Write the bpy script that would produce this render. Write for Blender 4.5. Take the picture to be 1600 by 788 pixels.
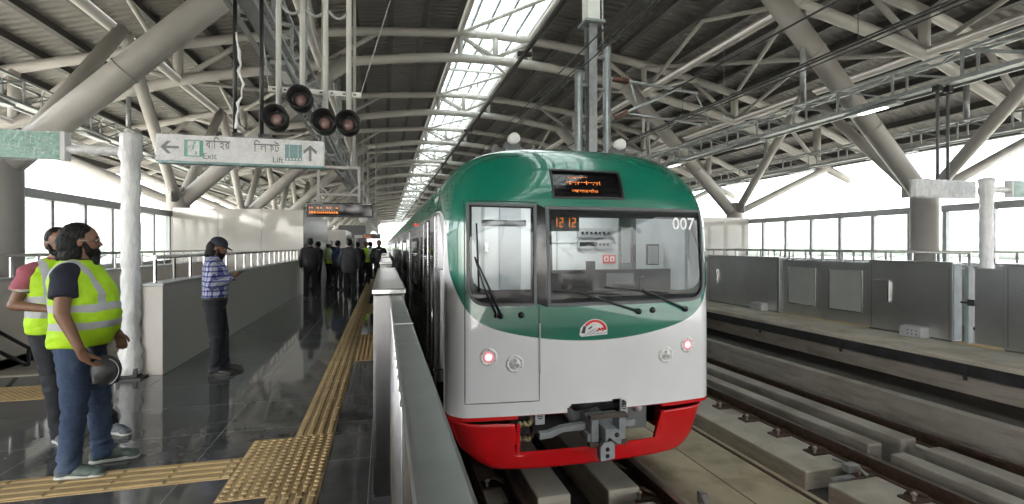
import bpy, math, random
from math import sin, cos, pi, radians, sqrt
from mathutils import Vector, Matrix
random.seed(7)
for o in list(bpy.data.objects):
    bpy.data.objects.remove(o)
SC = bpy.context.scene
COL = SC.collection

# ------------------------------------------------------------------ camera, sky, sun, exposure
cd = bpy.data.cameras.new('camera')
cam = bpy.data.objects.new('camera', cd)
COL.objects.link(cam)
cam.location = (0, 0, 1.58)
cam.rotation_euler = (radians(90), 0, -math.atan(200 / 775))
cd.sensor_width = 36
cd.lens = 36 * 775 / 1600
cd.shift_y = -10 / 1600
cd.clip_start = 0.05
cd.clip_end = 20000
SC.camera = cam

W = bpy.data.worlds.new('World')
SC.world = W
W.use_nodes = True
wn, wl = W.node_tree.nodes, W.node_tree.links
wn.clear()
sky = wn.new('ShaderNodeTexSky')
sky.sky_type = 'NISHITA'
sky.sun_disc = False
SUN_EL, SUN_AZ = radians(48), radians(205)
sky.sun_elevation = SUN_EL
sky.sun_rotation = SUN_AZ
sky.air_density = 1.0
sky.dust_density = 4.0
sky.ozone_density = 1.0
hs = wn.new('ShaderNodeHueSaturation')
hs.inputs['Saturation'].default_value = 0.3
hs.inputs['Value'].default_value = 1.0
bg = wn.new('ShaderNodeBackground')
bg.inputs['Strength'].default_value = 0.15
wo = wn.new('ShaderNodeOutputWorld')
wl.new(sky.outputs[0], hs.inputs['Color'])
wl.new(hs.outputs[0], bg.inputs['Color'])
wl.new(bg.outputs[0], wo.inputs['Surface'])

sd = bpy.data.lights.new('sun', 'SUN')
sd.energy = 1.5
sd.angle = radians(25)
sd.color = (1.0, 0.97, 0.92)
sun = bpy.data.objects.new('sun', sd)
COL.objects.link(sun)
# the sun lamp shines from the same direction as the sky's sun
sdir = Vector((sin(SUN_AZ) * cos(SUN_EL), cos(SUN_AZ) * cos(SUN_EL), sin(SUN_EL)))
sun.rotation_euler = (-sdir).to_track_quat('-Z', 'Y').to_euler()

SC.view_settings.view_transform = 'Standard'
SC.view_settings.look = 'None'
SC.view_settings.exposure = 3.7
SC.view_settings.gamma = 1
SC.view_settings.use_curve_mapping = False
SC.cycles.max_bounces = 10
SC.cycles.diffuse_bounces = 5
SC.cycles.glossy_bounces = 5
SC.cycles.transparent_max_bounces = 16
SC.cycles.transmission_bounces = 6
SC.cycles.caustics_reflective = False
SC.cycles.caustics_refractive = False
SC.cycles.sample_clamp_indirect = 6
SC.cycles.use_denoising = True

# ------------------------------------------------------------------ materials
class NT:
    """small helper round a material's node tree"""
    def __init__(s, name):
        s.m = bpy.data.materials.new(name)
        s.m.use_nodes = True
        s.t = s.m.node_tree
        s.n, s.l = s.t.nodes, s.t.links
        s.b = s.n.get('Principled BSDF')
        s.o = s.n.get('Material Output')
    def new(s, typ, **kw):
        q = s.n.new(typ)
        for k, v in kw.items():
            setattr(q, k, v)
        return q
    def coords(s, scale=(1, 1, 1), kind='Object'):
        c = s.new('ShaderNodeTexCoord')
        mp = s.new('ShaderNodeMapping')
        mp.inputs['Scale'].default_value = scale
        s.l.new(c.outputs[kind], mp.inputs['Vector'])
        return mp.outputs[0]
    def noise(s, vec, scale, detail=4, rough=0.55):
        q = s.new('ShaderNodeTexNoise')
        q.inputs['Scale'].default_value = scale
        q.inputs['Detail'].default_value = detail
        q.inputs['Roughness'].default_value = rough
        s.l.new(vec, q.inputs['Vector'])
        return q.outputs['Fac']
    def ramp(s, fac, stops):
        q = s.new('ShaderNodeValToRGB')
        e = q.color_ramp.elements
        while len(e) < len(stops):
            e.new(0.5)
        for el, (p, c) in zip(e, stops):
            el.position = p
            el.color = (*c, 1) if len(c) == 3 else c
        s.l.new(fac, q.inputs[0])
        return q.outputs[0]
    def math(s, op, a, b=None, c=None):
        q = s.new('ShaderNodeMath', operation=op)
        for i, v in enumerate((a, b, c)):
            if v is None:
                continue
            if isinstance(v, (int, float)):
                q.inputs[i].default_value = v
            else:
                s.l.new(v, q.inputs[i])
        return q.outputs[0]
    def mix(s, fac, a, b):
        q = s.new('ShaderNodeMix', data_type='RGBA')
        for i, v in ((0, fac), (6, a), (7, b)):
            if isinstance(v, (int, float)):
                q.inputs[i].default_value = v
            elif isinstance(v, tuple):
                q.inputs[i].default_value = (*v, 1) if len(v) == 3 else v
            else:
                s.l.new(v, q.inputs[i])
        return q.outputs[2]
    def sep(s, vec):
        q = s.new('ShaderNodeSeparateXYZ')
        s.l.new(vec, q.inputs[0])
        return q.outputs
    def bump(s, h, strength=0.3, dist=0.01):
        q = s.new('ShaderNodeBump')
        q.inputs['Strength'].default_value = strength
        q.inputs['Distance'].default_value = dist
        s.l.new(h, q.inputs['Height'])
        s.l.new(q.outputs[0], s.b.inputs['Normal'])
        return q
    def set(s, **kw):
        for k, v in kw.items():
            inp = s.b.inputs[k.replace('_', ' ')]
            if isinstance(v, (int, float)):
                inp.default_value = v
            elif isinstance(v, tuple):
                inp.default_value = (*v, 1) if len(v) == 3 else v
            else:
                s.l.new(v, inp)
        return s

def scl(c, k):
    return tuple(min(1, x * k) for x in c)

def plain(name, col, rough=0.5, metal=0.0, var=0.12, scale=6, bump=0.0, coat=0.0, rvar=0.1, spec=0.5, bscale=None, bdist=0.004):
    """a plain material with a little mottling in colour, gloss and relief"""
    t = NT(name)
    v = t.coords()
    f = t.noise(v, scale)
    t.set(Base_Color=t.ramp(f, [(0.3, scl(col, 1 - var)), (0.7, scl(col, 1 + var))]), Metallic=metal)
    g = t.noise(v, scale * 2.3, 3)
    rr = t.math('MULTIPLY_ADD', g, rvar * 2, rough - rvar)
    t.set(Roughness=rr)
    t.b.inputs['Specular IOR Level'].default_value = spec
    if coat:
        t.set(Coat_Weight=coat, Coat_Roughness=0.06)
    if bump:
        t.bump(t.noise(v, bscale or scale * 5, 5), bump, bdist)
    return t.m

def glow(name, col, strength):
    t = NT(name)
    t.set(Base_Color=scl(col, 0.5), Emission_Color=col, Emission_Strength=strength)
    return t.m

def stainless(name, col=(0.5, 0.5, 0.5), rough=0.26, brush=(60, 60, 1.5), dirt=0.15, wave=0.25):
    t = NT(name)
    v = t.coords()
    br = t.noise(t.coords(brush), 3.0, 4)
    big = t.noise(v, 1.1, 3)
    t.set(Metallic=1.0, Base_Color=t.ramp(big, [(0.3, scl(col, 1 - dirt)), (0.75, scl(col, 1 + dirt))]))
    t.set(Roughness=t.math('MULTIPLY_ADD', br, 0.016, rough - 0.008))
    t.bump(t.noise(t.coords((0.8, 0.8, 0.2)), 1.5, 0), wave * 0.5, 0.08)
    return t.m

def concrete(name, col, var=0.25, streak=True, rough=0.85):
    t = NT(name)
    v = t.coords()
    a = t.noise(v, 1.3, 6, 0.65)
    b = t.noise(t.coords((0.7, 0.7, 5) if streak else (1, 1, 1)), 2.2, 5, 0.6)
    c = t.ramp(a, [(0.25, scl(col, 1 - var)), (0.5, col), (0.8, scl(col, 1 + var * 0.6))])
    d = t.ramp(b, [(0.36, scl((0.55, 0.5, 0.44), 1.0)), (0.56, (1, 1, 1))])
    q = t.new('ShaderNodeMix', data_type='RGBA', blend_type='MULTIPLY')
    q.inputs[0].default_value = 0.55
    t.l.new(c, q.inputs[6])
    t.l.new(d, q.inputs[7])
    t.set(Base_Color=q.outputs[2], Roughness=rough)
    t.bump(t.noise(v, 26, 6), 0.35, 0.006)
    return t.m

M = {}
M['steel'] = plain('painted_steel', (0.47, 0.45, 0.43), 0.42, var=0.09, scale=1.4, coat=0.0, rvar=0.06)
M['steel_white'] = plain('white_painted_steel', (0.74, 0.74, 0.71), 0.4, var=0.06)
M['galv'] = plain('galvanised_steel', (0.35, 0.365, 0.37), 0.42, metal=0.55, var=0.16, scale=9)
M['galv_dark'] = plain('dull_galvanised_steel', (0.3, 0.33, 0.345), 0.5, metal=0.3, var=0.16, scale=5)
M['purlin'] = plain('dark_purlin_steel', (0.06, 0.056, 0.053), 0.6, var=0.15, scale=2)
M['dark'] = plain('dark_plastic', (0.018, 0.018, 0.02), 0.4, var=0.2)
M['black'] = plain('matt_black', (0.008, 0.008, 0.009), 0.6, var=0.2)
M['gloss_black'] = plain('gloss_black', (0.006, 0.006, 0.007), 0.08, var=0.1, rvar=0.03)
M['grey_rubber'] = plain('grey_rubber', (0.10, 0.105, 0.115), 0.5, var=0.08)
M['stainless'] = stainless('brushed_stainless', (0.36, 0.36, 0.36), 0.27, (8, 8, 0.6), 0.12, 0.08)
M['stainless_dark'] = stainless('smoky_stainless', (0.52, 0.515, 0.50), 0.3, (8, 8, 0.6), 0.15, 0.14)
M['stainless_dark'].node_tree.nodes['Principled BSDF'].inputs['Metallic'].default_value = 0.92
M['stainless_post'] = stainless('mirror_stainless', (0.12, 0.12, 0.12), 0.22, (3, 3, 0.4), 0.15, 0.12)
M['stainless_bright'] = stainless('bright_stainless', (0.66, 0.66, 0.66), 0.2, wave=0.12)
M['train_steel'] = stainless('train_stainless', (0.5, 0.5, 0.52), 0.3, (2, 0.6, 90), 0.08, 0.08)
M['conc'] = concrete('weathered_concrete', (0.335, 0.305, 0.27))
M['conc_light'] = concrete('pale_concrete', (0.455, 0.415, 0.355), 0.2)
M['conc_slab'] = concrete('sandy_concrete', (0.46, 0.39, 0.28), 0.22, False)
M['conc_dark'] = concrete('dark_concrete', (0.075, 0.066, 0.058), 0.35)  # much darker than the other concretes: walkway, track bed, near side wall
M['conc_black'] = plain('black_edge_coating', (0.02, 0.02, 0.021), 0.55, var=0.6, scale=4, bump=0.3)
M['rust'] = plain('rusty_rail', (0.10, 0.062, 0.042), 0.7, metal=0.3, var=0.35, scale=14, bump=0.2)
M['rail_top'] = plain('worn_rail_head', (0.32, 0.28, 0.25), 0.35, metal=0.9, var=0.25, scale=10)
M['cream'] = plain('gloss_cream_panel', (0.64, 0.61, 0.565), 0.07, var=0.04, scale=1.2, coat=0.5, rvar=0.04)
M['cream_matt'] = plain('cream_parapet', (0.62, 0.585, 0.54), 0.22, var=0.04, scale=1.0, rvar=0.015)
M['alu'] = plain('grey_aluminium', (0.44, 0.45, 0.46), 0.4, metal=0.3, var=0.07)
M['white'] = plain('white_paint', (0.78, 0.78, 0.77), 0.35, var=0.03)
M['wire'] = plain('wire_black', (0.015, 0.015, 0.015), 0.5)
M['brown_ins'] = plain('brown_insulator', (0.12, 0.055, 0.035), 0.3, var=0.2)
M['red_paint'] = plain('red_gloss_paint', (0.62, 0.008, 0.012), 0.22, var=0.05, coat=0.6, rvar=0.04)
M['sign_white'] = plain('sign_white', (0.86, 0.87, 0.87), 0.4, var=0.03)
M['sign_green'] = plain('sign_green', (0.03, 0.36, 0.22), 0.4, var=0.06)
M['sign_teal'] = plain('sign_teal', (0.10, 0.30, 0.30), 0.4, var=0.1)
M['sign_grey'] = plain('sign_grey', (0.13, 0.135, 0.14), 0.5, var=0.1)
M['amber'] = glow('amber_led', (1.0, 0.27, 0.05), 0.08)
M['red_led'] = glow('red_led', (1.0, 0.05, 0.03), 0.08)
M['led_white'] = glow('led_tube', (0.95, 1.0, 0.9), 1.2)
M['cab_lamp'] = glow('cab_ceiling_lamp', (1.0, 1.0, 0.97), 0.9)
M['tail_core'] = glow('tail_lamp_core', (1.0, 0.72, 0.74), 0.14)
M['tail_ring'] = glow('tail_lamp_ring', (1.0, 0.33, 0.36), 0.045)
M['yellow_tile'] = plain('ochre_tactile_tile', (0.49, 0.345, 0.17), 0.58, var=0.16, scale=3.5, bump=0.1)
M['skin'] = plain('skin_brown', (0.21, 0.105, 0.062), 0.5, var=0.1, scale=12)
M['skin_light'] = plain('skin_tan', (0.29, 0.155, 0.10), 0.5, var=0.1, scale=12)
M['hair'] = plain('black_hair', (0.006, 0.0055, 0.0055), 0.6, var=0.4, scale=40, bump=0.9, bscale=60, spec=0.25)
M['navy'] = plain('navy_knit', (0.010, 0.012, 0.022), 0.8, var=0.2, scale=30, bump=0.3, bscale=120)
M['suit'] = plain('black_suit', (0.012, 0.012, 0.015), 0.75, var=0.2, scale=9)
M['suit_grey'] = plain('charcoal_suit', (0.022, 0.022, 0.027), 0.75, var=0.2, scale=9)
M['denim_dark'] = plain('dark_jeans', (0.012, 0.014, 0.020), 0.8, var=0.3, scale=14, bump=0.4, bscale=20, bdist=0.012)
M['blue_cloth'] = plain('blue_shirt', (0.035, 0.06, 0.13), 0.8, var=0.2)
M['white_cloth'] = plain('white_shirt', (0.62, 0.62, 0.63), 0.8, var=0.06)
M['shoe_black'] = plain('black_shoe', (0.01, 0.01, 0.01), 0.35, var=0.2)
M['shoe_grey'] = plain('grey_trainer', (0.10, 0.115, 0.13), 0.6, var=0.4, scale=25)
M['shoe_green'] = plain('lime_trainer', (0.07, 0.095, 0.085), 0.6, var=0.55, scale=22)
M['shoe_sole'] = plain('pale_sole', (0.46, 0.47, 0.44), 0.6, var=0.1)
M['lens'] = plain('dull_pink_lens', (0.30, 0.19, 0.17), 0.18, var=0.15, rvar=0.05)
M['eye'] = plain('eye_white', (0.6, 0.57, 0.54), 0.25, var=0.02)
M['tree'] = plain('far_foliage', (0.07, 0.10, 0.06), 0.9, var=0.4, scale=0.05)

# denim with worn thighs
t = NT('blue_jeans')
v = t.coords()
f = t.noise(t.coords((1, 1, 0.35)), 9, 5)
t.set(Base_Color=t.ramp(f, [(0.3, (0.022, 0.04, 0.085)), (0.55, (0.045, 0.075, 0.14)), (0.8, (0.10, 0.14, 0.21))]), Roughness=0.85)
t.bump(t.math('ADD', t.noise(v, 300, 2), t.math('MULTIPLY', t.noise(t.coords((1, 1, 2.2)), 11, 3), 5.0)), 0.6, 0.012)
M['denim'] = t.m

# polished dark granite with tile joints
t = NT('dark_granite_tiles')
v = t.coords()
a = t.noise(v, 3.2, 8, 0.72)
b = t.noise(v, 60, 3)
c1 = t.ramp(a, [(0.3, (0.05, 0.051, 0.053)), (0.55, (0.10, 0.101, 0.103)), (0.8, (0.19, 0.19, 0.192))])
c2 = t.mix(t.math('MULTIPLY', b, 0.35), c1, (0.055, 0.056, 0.058))
x, y, z = t.sep(v)
def joint(t, q, period, off, w):
    fr = t.math('FRACT', t.math('DIVIDE', t.math('ADD', q, off), period))
    return t.math('LESS_THAN', fr, w / period)
jx = joint(t, x, 1.23, 100 * 1.23 + 0.1, 0.006)
jy = joint(t, y, 0.82, 100 * 0.82 + 0.25, 0.005)
j = t.math('MAXIMUM', jx, jy)
t.set(Base_Color=t.mix(j, c2, (0.24, 0.24, 0.23)))
r = t.math('MULTIPLY_ADD', t.noise(v, 2.6, 6, 0.7), 0.2, -0.04)
t.set(Roughness=t.math('MAXIMUM', t.math('MAXIMUM', r, 0.03), t.math('MULTIPLY', j, 0.5)))
t.b.inputs['Specular IOR Level'].default_value = 0.62
t.bump(t.noise(v, 1.7, 2), 0.04, 0.02)
M['granite'] = t.m

# corrugated deck, ribs across the hall
t = NT('corrugated_roof_deck')
v = t.coords()
x, y, z = t.sep(v)
w = t.math('SINE', t.math('MULTIPLY', y, 2 * pi / 0.30))
f = t.noise(v, 0.8, 4)
base = t.ramp(f, [(0.3, (0.19, 0.176, 0.164)), (0.75, (0.26, 0.242, 0.226))])
t.set(Base_Color=base, Roughness=0.5)
t.bump(w, 1.0, 0.035)
M['deck'] = t.m

# translucent skylight sheet
t = NT('skylight_glazing')
t.n.remove(t.b)
tr = t.new('ShaderNodeBsdfTranslucent')
tr.inputs[0].default_value = (0.43, 0.46, 0.45, 1)
tp = t.new('ShaderNodeBsdfTransparent')
tp.inputs[0].default_value = (0.84, 0.89, 0.875, 1)
mx = t.new('ShaderNodeMixShader')
t.l.new(t.math('MULTIPLY_ADD', t.noise(t.coords((0.3, 2, 1)), 3, 4), 0.5, -0.10), mx.inputs[0])
t.l.new(tr.outputs[0], mx.inputs[1])
t.l.new(tp.outputs[0], mx.inputs[2])
t.l.new(mx.outputs[0], t.o.inputs[0])
M['skylight'] = t.m

def glass(name, tint=(0.95, 0.97, 0.97), ior=1.5, film=0.0, dirt=0.0):
    t = NT(name)
    t.n.remove(t.b)
    tp = t.new('ShaderNodeBsdfTransparent')
    tp.inputs[0].default_value = (*tint, 1)
    gl = t.new('ShaderNodeBsdfGlossy')
    gl.inputs['Roughness'].default_value = 0.02 if not film else 0.12
    fr = t.new('ShaderNodeFresnel')
    fr.inputs[0].default_value = ior
    fac = fr.outputs[0]
    # both faces of the sheet reflect alike
    geo = t.new('ShaderNodeNewGeometry')
    iorm = t.new('ShaderNodeMix', data_type='FLOAT')
    t.l.new(geo.outputs['Backfacing'], iorm.inputs[0])
    iorm.inputs[2].default_value = ior
    iorm.inputs[3].default_value = 1 / ior
    t.l.new(iorm.outputs[0], fr.inputs[0])
    if film:
        h = t.noise(t.coords((1, 1, 1)), 17, 5, 0.7)
        bp = t.new('ShaderNodeBump')
        bp.inputs['Strength'].default_value = 1.0
        bp.inputs['Distance'].default_value = 0.06
        t.l.new(h, bp.inputs['Height'])
        t.l.new(bp.outputs[0], gl.inputs['Normal'])
        t.l.new(bp.outputs[0], fr.inputs['Normal'])
        fac = t.math('MULTIPLY_ADD', fac, 1.2, film)
    mx = t.new('ShaderNodeMixShader')
    t.l.new(fac, mx.inputs[0])
    t.l.new(tp.outputs[0], mx.inputs[1])
    t.l.new(gl.outputs[0], mx.inputs[2])
    out = mx.outputs[0]
    if film:
        df = t.new('ShaderNodeBsdfDiffuse')
        df.inputs[0].default_value = (0.85, 0.85, 0.85, 1)
        m2 = t.new('ShaderNodeMixShader')
        mm = t.noise(t.coords((1, 1, 1)), 9, 6, 0.75)
        t.l.new(t.math('MULTIPLY', t.math('SUBTRACT', mm, 0.42), dirt * 4), m2.inputs[0])
        t.l.new(out, m2.inputs[1])
        t.l.new(df.outputs[0], m2.inputs[2])
        out = m2.outputs[0]
    t.l.new(out, t.o.inputs[0])
    return t.m
M['glass'] = glass('clear_pane')
M['windscreen'] = glass('cab_windscreen', (0.72, 0.76, 0.76), 1.42)
M['film'] = glass('wrinkled_plastic_film', (0.98, 0.98, 0.98), 1.45, 0.05, 0.2)
M['door_glass'] = plain('frosty_door_glass', (0.30, 0.31, 0.30), 0.12, var=0.05, rvar=0.05)

# milky bubble wrap round the poles
t = NT('white_plastic_wrap')
v = t.coords((1, 1, 0.6))
a = t.noise(v, 14, 6, 0.7)
t.set(Base_Color=t.ramp(a, [(0.3, (0.74, 0.75, 0.76)), (0.6, (0.9, 0.9, 0.91))]), Roughness=0.22)
t.bump(t.noise(t.coords((2.2, 2.2, 0.7)), 8, 3, 0.5), 0.8, 0.03)
M['wrap'] = t.m

# ------------------------------------------------------------------ mesh builder
class MB:
    def __init__(s):
        s.v, s.f, s.mi, s.sm = [], [], [], []
    def face(s, idx, m=0, sm=False):
        s.f.append(tuple(idx)); s.mi.append(m); s.sm.append(sm)
    def quad(s, a, b, c, d, m=0):
        n = len(s.v)
        s.v += [tuple(a), tuple(b), tuple(c), tuple(d)]
        s.face((n, n + 1, n + 2, n + 3), m)
        return s
    def box(s, x0, x1, y0, y1, z0, z1, m=0, mat=None):
        n = len(s.v)
        c = [(x0, y0, z0), (x1, y0, z0), (x1, y1, z0), (x0, y1, z0), (x0, y0, z1), (x1, y0, z1), (x1, y1, z1), (x0, y1, z1)]
        if mat is not None:
            c = [tuple(mat @ Vector(p)) for p in c]
        s.v += c
        for q in ((0, 3, 2, 1), (4, 5, 6, 7), (0, 1, 5, 4), (1, 2, 6, 5), (2, 3, 7, 6), (3, 0, 4, 7)):
            s.face([n + i for i in q], m)
        return s
    def tube(s, pts, r, n=10, m=0, caps=True, ell=None):
        """a tube along a path; r is one radius or one per point"""
        P = [Vector(p) for p in pts]
        R = r if isinstance(r, (list, tuple)) else [r] * len(P)
        base = len(s.v)
        up = None
        for i, p in enumerate(P):
            d = (P[min(i + 1, len(P) - 1)] - P[max(i - 1, 0)]).normalized()
            if up is None:
                up = Vector((0, 0, 1)) if abs(d.z) < 0.9 else Vector((0, 1, 0))
            a = d.cross(up).normalized()
            b = a.cross(d).normalized()
            up = b
            for k in range(n):
                an = 2 * pi * k / n
                e = (1, 1) if ell is None else ell
                s.v.append(tuple(p + a * (R[i] * e[0] * cos(an)) + b * (R[i] * e[1] * sin(an))))
        for i in range(len(P) - 1):
            for k in range(n):
                k2 = (k + 1) % n
                s.face((base + i * n + k, base + i * n + k2, base + (i + 1) * n + k2, base + (i + 1) * n + k), m, True)
        if caps:
            s.face([base + k for k in range(n)][::-1], m)
            e = base + (len(P) - 1) * n
            s.face([e + k for k in range(n)], m)
        return s
    def bar(s, p, q, w, h, m=0):
        """a square bar between two points"""
        p, q = Vector(p), Vector(q)
        d = (q - p).normalized()
        up = Vector((0, 0, 1)) if abs(d.z) < 0.95 else Vector((0, 1, 0))
        a = d.cross(up).normalized() * (w / 2)
        b = a.cross(d).normalized() * (h / 2)
        n = len(s.v)
        for e in (p, q):
            s.v += [tuple(e - a - b), tuple(e + a - b), tuple(e + a + b), tuple(e - a + b)]
        for qd in ((3, 2, 1, 0), (4, 5, 6, 7), (0, 1, 5, 4), (1, 2, 6, 5), (2, 3, 7, 6), (3, 0, 4, 7)):
            s.face([n + i for i in qd], m)
        return s
    def lathe(s, prof, c=(0, 0, 0), n=20, m=0, mat=None, smooth=True, jitter=0):
        """prof: (radius, z) pairs, turned about z; mat places it"""
        base = len(s.v)
        for (r, z) in prof:
            for k in range(n):
                rr = r * (1 + (random.uniform(-jitter, jitter) if jitter else 0))
                p = Vector((c[0] + rr * cos(2 * pi * k / n), c[1] + rr * sin(2 * pi * k / n), c[2] + z))
                s.v.append(tuple(mat @ p if mat is not None else p))
        for i in range(len(prof) - 1):
            for k in range(n):
                k2 = (k + 1) % n
                s.face((base + i * n + k, base + i * n + k2, base + (i + 1) * n + k2, base + (i + 1) * n + k), m, smooth)
        s.face([base + k for k in range(n)][::-1], m)
        e = base + (len(prof) - 1) * n
        s.face([e + k for k in range(n)], m)
        return s
    def prism(s, poly, fn0, fn1, m=0):
        """poly of 2-D points; fn0 and fn1 place the near and the far face"""
        n = len(s.v)
        k = len(poly)
        s.v += [tuple(fn0(*p)) for p in poly] + [tuple(fn1(*p)) for p in poly]
        s.face(list(range(n, n + k)), m)
        s.face(list(range(n + 2 * k - 1, n + k - 1, -1)), m)
        for i in range(k):
            j = (i + 1) % k
            s.face((n + i, n + k + i, n + k + j, n + j), m)
        return s
    def capsule(s, p, r, q, r2, n=14, h=5):
        """a ball-ended tapering limb"""
        p, q = Vector(p), Vector(q)
        d = q - p
        d = d.normalized() if d.length > 1e-6 else Vector((0, 0, 1))
        up = Vector((0, 0, 1)) if abs(d.z) < 0.9 else Vector((0, 1, 0))
        a = d.cross(up).normalized()
        b = a.cross(d).normalized()
        base = len(s.v)
        rows = []
        for i in range(h + 1):
            an = -pi / 2 + pi / 2 * i / h
            rows.append((p + d * (r * sin(an)), max(r * cos(an), 1e-4)))
        for i in range(h + 1):
            an = pi / 2 * i / h
            rows.append((q + d * (r2 * sin(an)), max(r2 * cos(an), 1e-4)))
        for c, rr in rows:
            for k in range(n):
                an = 2 * pi * k / n
                s.v.append(tuple(c + a * (rr * cos(an)) + b * (rr * sin(an))))
        for i in range(len(rows) - 1):
            for k in range(n):
                k2 = (k + 1) % n
                s.face((base + i * n + k, base + i * n + k2, base + (i + 1) * n + k2, base + (i + 1) * n + k), 0, True)
        s.face([base + k for k in range(n)][::-1])
        e = base + (len(rows) - 1) * n
        s.face([e + k for k in range(n)])
        return s
    def ball(s, c, rx, ry, rz, mat=None, n=16, m=0):
        base = len(s.v)
        h = n // 2
        for i in range(h + 1):
            ph = -pi / 2 + pi * i / h
            cr = max(cos(ph), 1e-3)
            for k in range(n):
                an = 2 * pi * k / n
                p = Vector((rx * cr * cos(an), ry * cr * sin(an), rz * sin(ph)))
                if mat is not None:
                    p = mat @ p
                s.v.append(tuple(p + Vector(c)))
        for i in range(h):
            for k in range(n):
                k2 = (k + 1) % n
                s.face((base + i * n + k, base + i * n + k2, base + (i + 1) * n + k2, base + (i + 1) * n + k), m, True)
        s.face([base + k for k in range(n)][::-1], m)
        e = base + h * n
        s.face([e + k for k in range(n)], m)
        return s
    def rings(s, rows, n=24, ex=2.3):
        """closed loft of superellipse rings: (z, cx, cy, rx, ry)"""
        base = len(s.v)
        for (z, cx, cy, rx, ry) in rows:
            for k in range(n):
                an = 2 * pi * k / n
                c, d = cos(an), sin(an)
                s.v.append((cx + rx * math.copysign(abs(c) ** (2 / ex), c), cy + ry * math.copysign(abs(d) ** (2 / ex), d), z))
        for i in range(len(rows) - 1):
            for k in range(n):
                k2 = (k + 1) % n
                s.face((base + i * n + k, base + i * n + k2, base + (i + 1) * n + k2, base + (i + 1) * n + k), 0, True)
        s.face([base + k for k in range(n)][::-1])
        e = base + (len(rows) - 1) * n
        s.face([e + k for k in range(n)])
        return s
    def add_mesh(s, me, mat, m=0):
        n = len(s.v)
        s.v += [tuple(mat @ v.co) for v in me.vertices]
        for p in me.polygons:
            s.face([n + i for i in p.vertices], m)
        return s
    def mesh(s, name, mats):
        me = bpy.data.meshes.new(name)
        me.from_pydata(s.v, [], s.f)
        for q in (mats if isinstance(mats, (list, tuple)) else [mats]):
            me.materials.append(q)
        me.polygons.foreach_set('material_index', s.mi)
        me.polygons.foreach_set('use_smooth', s.sm)
        me.update()
        return me
    def build(s, name, mats, parent=None, bevel=0, local=False, fixn=False):
        me = s.mesh(name, mats)
        return link(name, me, parent, bevel, local)

def link(name, me, parent=None, bevel=0, local=False):
    o = bpy.data.objects.new(name, me)
    COL.objects.link(o)
    if parent is not None:
        o.parent = parent
        if not local:
            # meshes are modelled in world space; keep them there under their thing
            r = parent
            while r.parent is not None:
                r = r.parent
            if parent is r:
                o.matrix_parent_inverse = Matrix.Translation(r.location).inverted()
    if bevel:
        b = o.modifiers.new('bevel', 'BEVEL')
        b.width = bevel
        b.segments = 2
        b.limit_method = 'ANGLE'
        b.angle_limit = radians(40)
        b.harden_normals = False
    return o

def tag(o, label, cat, group=None, kind=None):
    if label:
        o['label'] = label
    if cat:
        o['category'] = cat
    if group:
        o['group'] = group
    if kind:
        o['kind'] = kind
    return o

def thing(name, loc, label, cat, group=None, rz=0):
    o = bpy.data.objects.new(name, None)
    COL.objects.link(o)
    o.location = loc
    o.rotation_euler = (0, 0, rz)
    o.empty_display_size = 0.2
    return tag(o, label, cat, group)

def struct(name, mb, mats, bevel=0):
    o = mb.build(name, mats, None, bevel)
    o['kind'] = 'structure'
    return o

def dup(root, loc, label=None, group=None):
    r = root.copy()
    COL.objects.link(r)
    r.location = loc
    if label:
        r['label'] = label
    if group:
        r['group'] = group
    for ch in root.children:
        c = ch.copy()
        COL.objects.link(c)
        c.parent = r
        c.matrix_parent_inverse = ch.matrix_parent_inverse.copy()
        for g in ch.children:
            d = g.copy()
            COL.objects.link(d)
            d.parent = c
            d.matrix_parent_inverse = g.matrix_parent_inverse.copy()
    return r

_txt = {}
def text_mesh(string, bold=0.0):
    """flat lettering as a mesh, centred on its own box, one unit high"""
    if (string, bold) in _txt:
        return _txt[(string, bold)]
    cu = bpy.data.curves.new('lettering', 'FONT')
    cu.body = string
    cu.align_x = 'CENTER'
    cu.extrude = 0.0
    cu.offset = bold
    cu.resolution_u = 3
    o = bpy.data.objects.new('lettering', cu)
    COL.objects.link(o)
    dg = bpy.context.evaluated_depsgraph_get()
    me = bpy.data.meshes.new_from_object(o.evaluated_get(dg))
    bpy.data.objects.remove(o)
    _txt[(string, bold)] = me
    return me

def put_text(mb, string, c, h, right=(1, 0, 0), up=(0, 0, 1), m=0, width=None, bold=0.0, depth=0.0015):
    """lettering of height h centred at c on the plane of right and up, a thin raised plate"""
    me = text_mesh(string, bold)
    if not len(me.vertices):
        return
    xs = [v.co.x for v in me.vertices]; ys = [v.co.y for v in me.vertices]
    x0, x1, y0, y1 = min(xs), max(xs), min(ys), max(ys)
    k = h / (y1 - y0)
    kx = k if width is None else width / (x1 - x0)
    r, u, c = Vector(right), Vector(up), Vector(c)
    nn = r.cross(u).normalized() * depth
    n = len(mb.v)
    for v in me.vertices:
        mb.v.append(tuple(c + r * ((v.co.x - (x0 + x1) / 2) * kx) + u * ((v.co.y - (y0 + y1) / 2) * k) + nn))
    for p in me.polygons:
        mb.face([n + i for i in p.vertices], m)
# ------------------------------------------------------------------ the setting
CX = 4.1                                   # centre line of the hall
BAY = 7.8
ORD = ['first', 'second', 'third', 'fourth', 'fifth', 'sixth', 'seventh', 'eighth', 'ninth', 'tenth', 'eleventh', 'twelfth', 'thirteenth', 'fourteenth', 'fifteenth', 'sixteenth', 'seventeenth', 'eighteenth', 'nineteenth', 'twentieth']
TY = [10.6 + BAY * k for k in range(-8, 19)]     # truss lines
YMIN, YMAX = -52.0, 153.0

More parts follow.
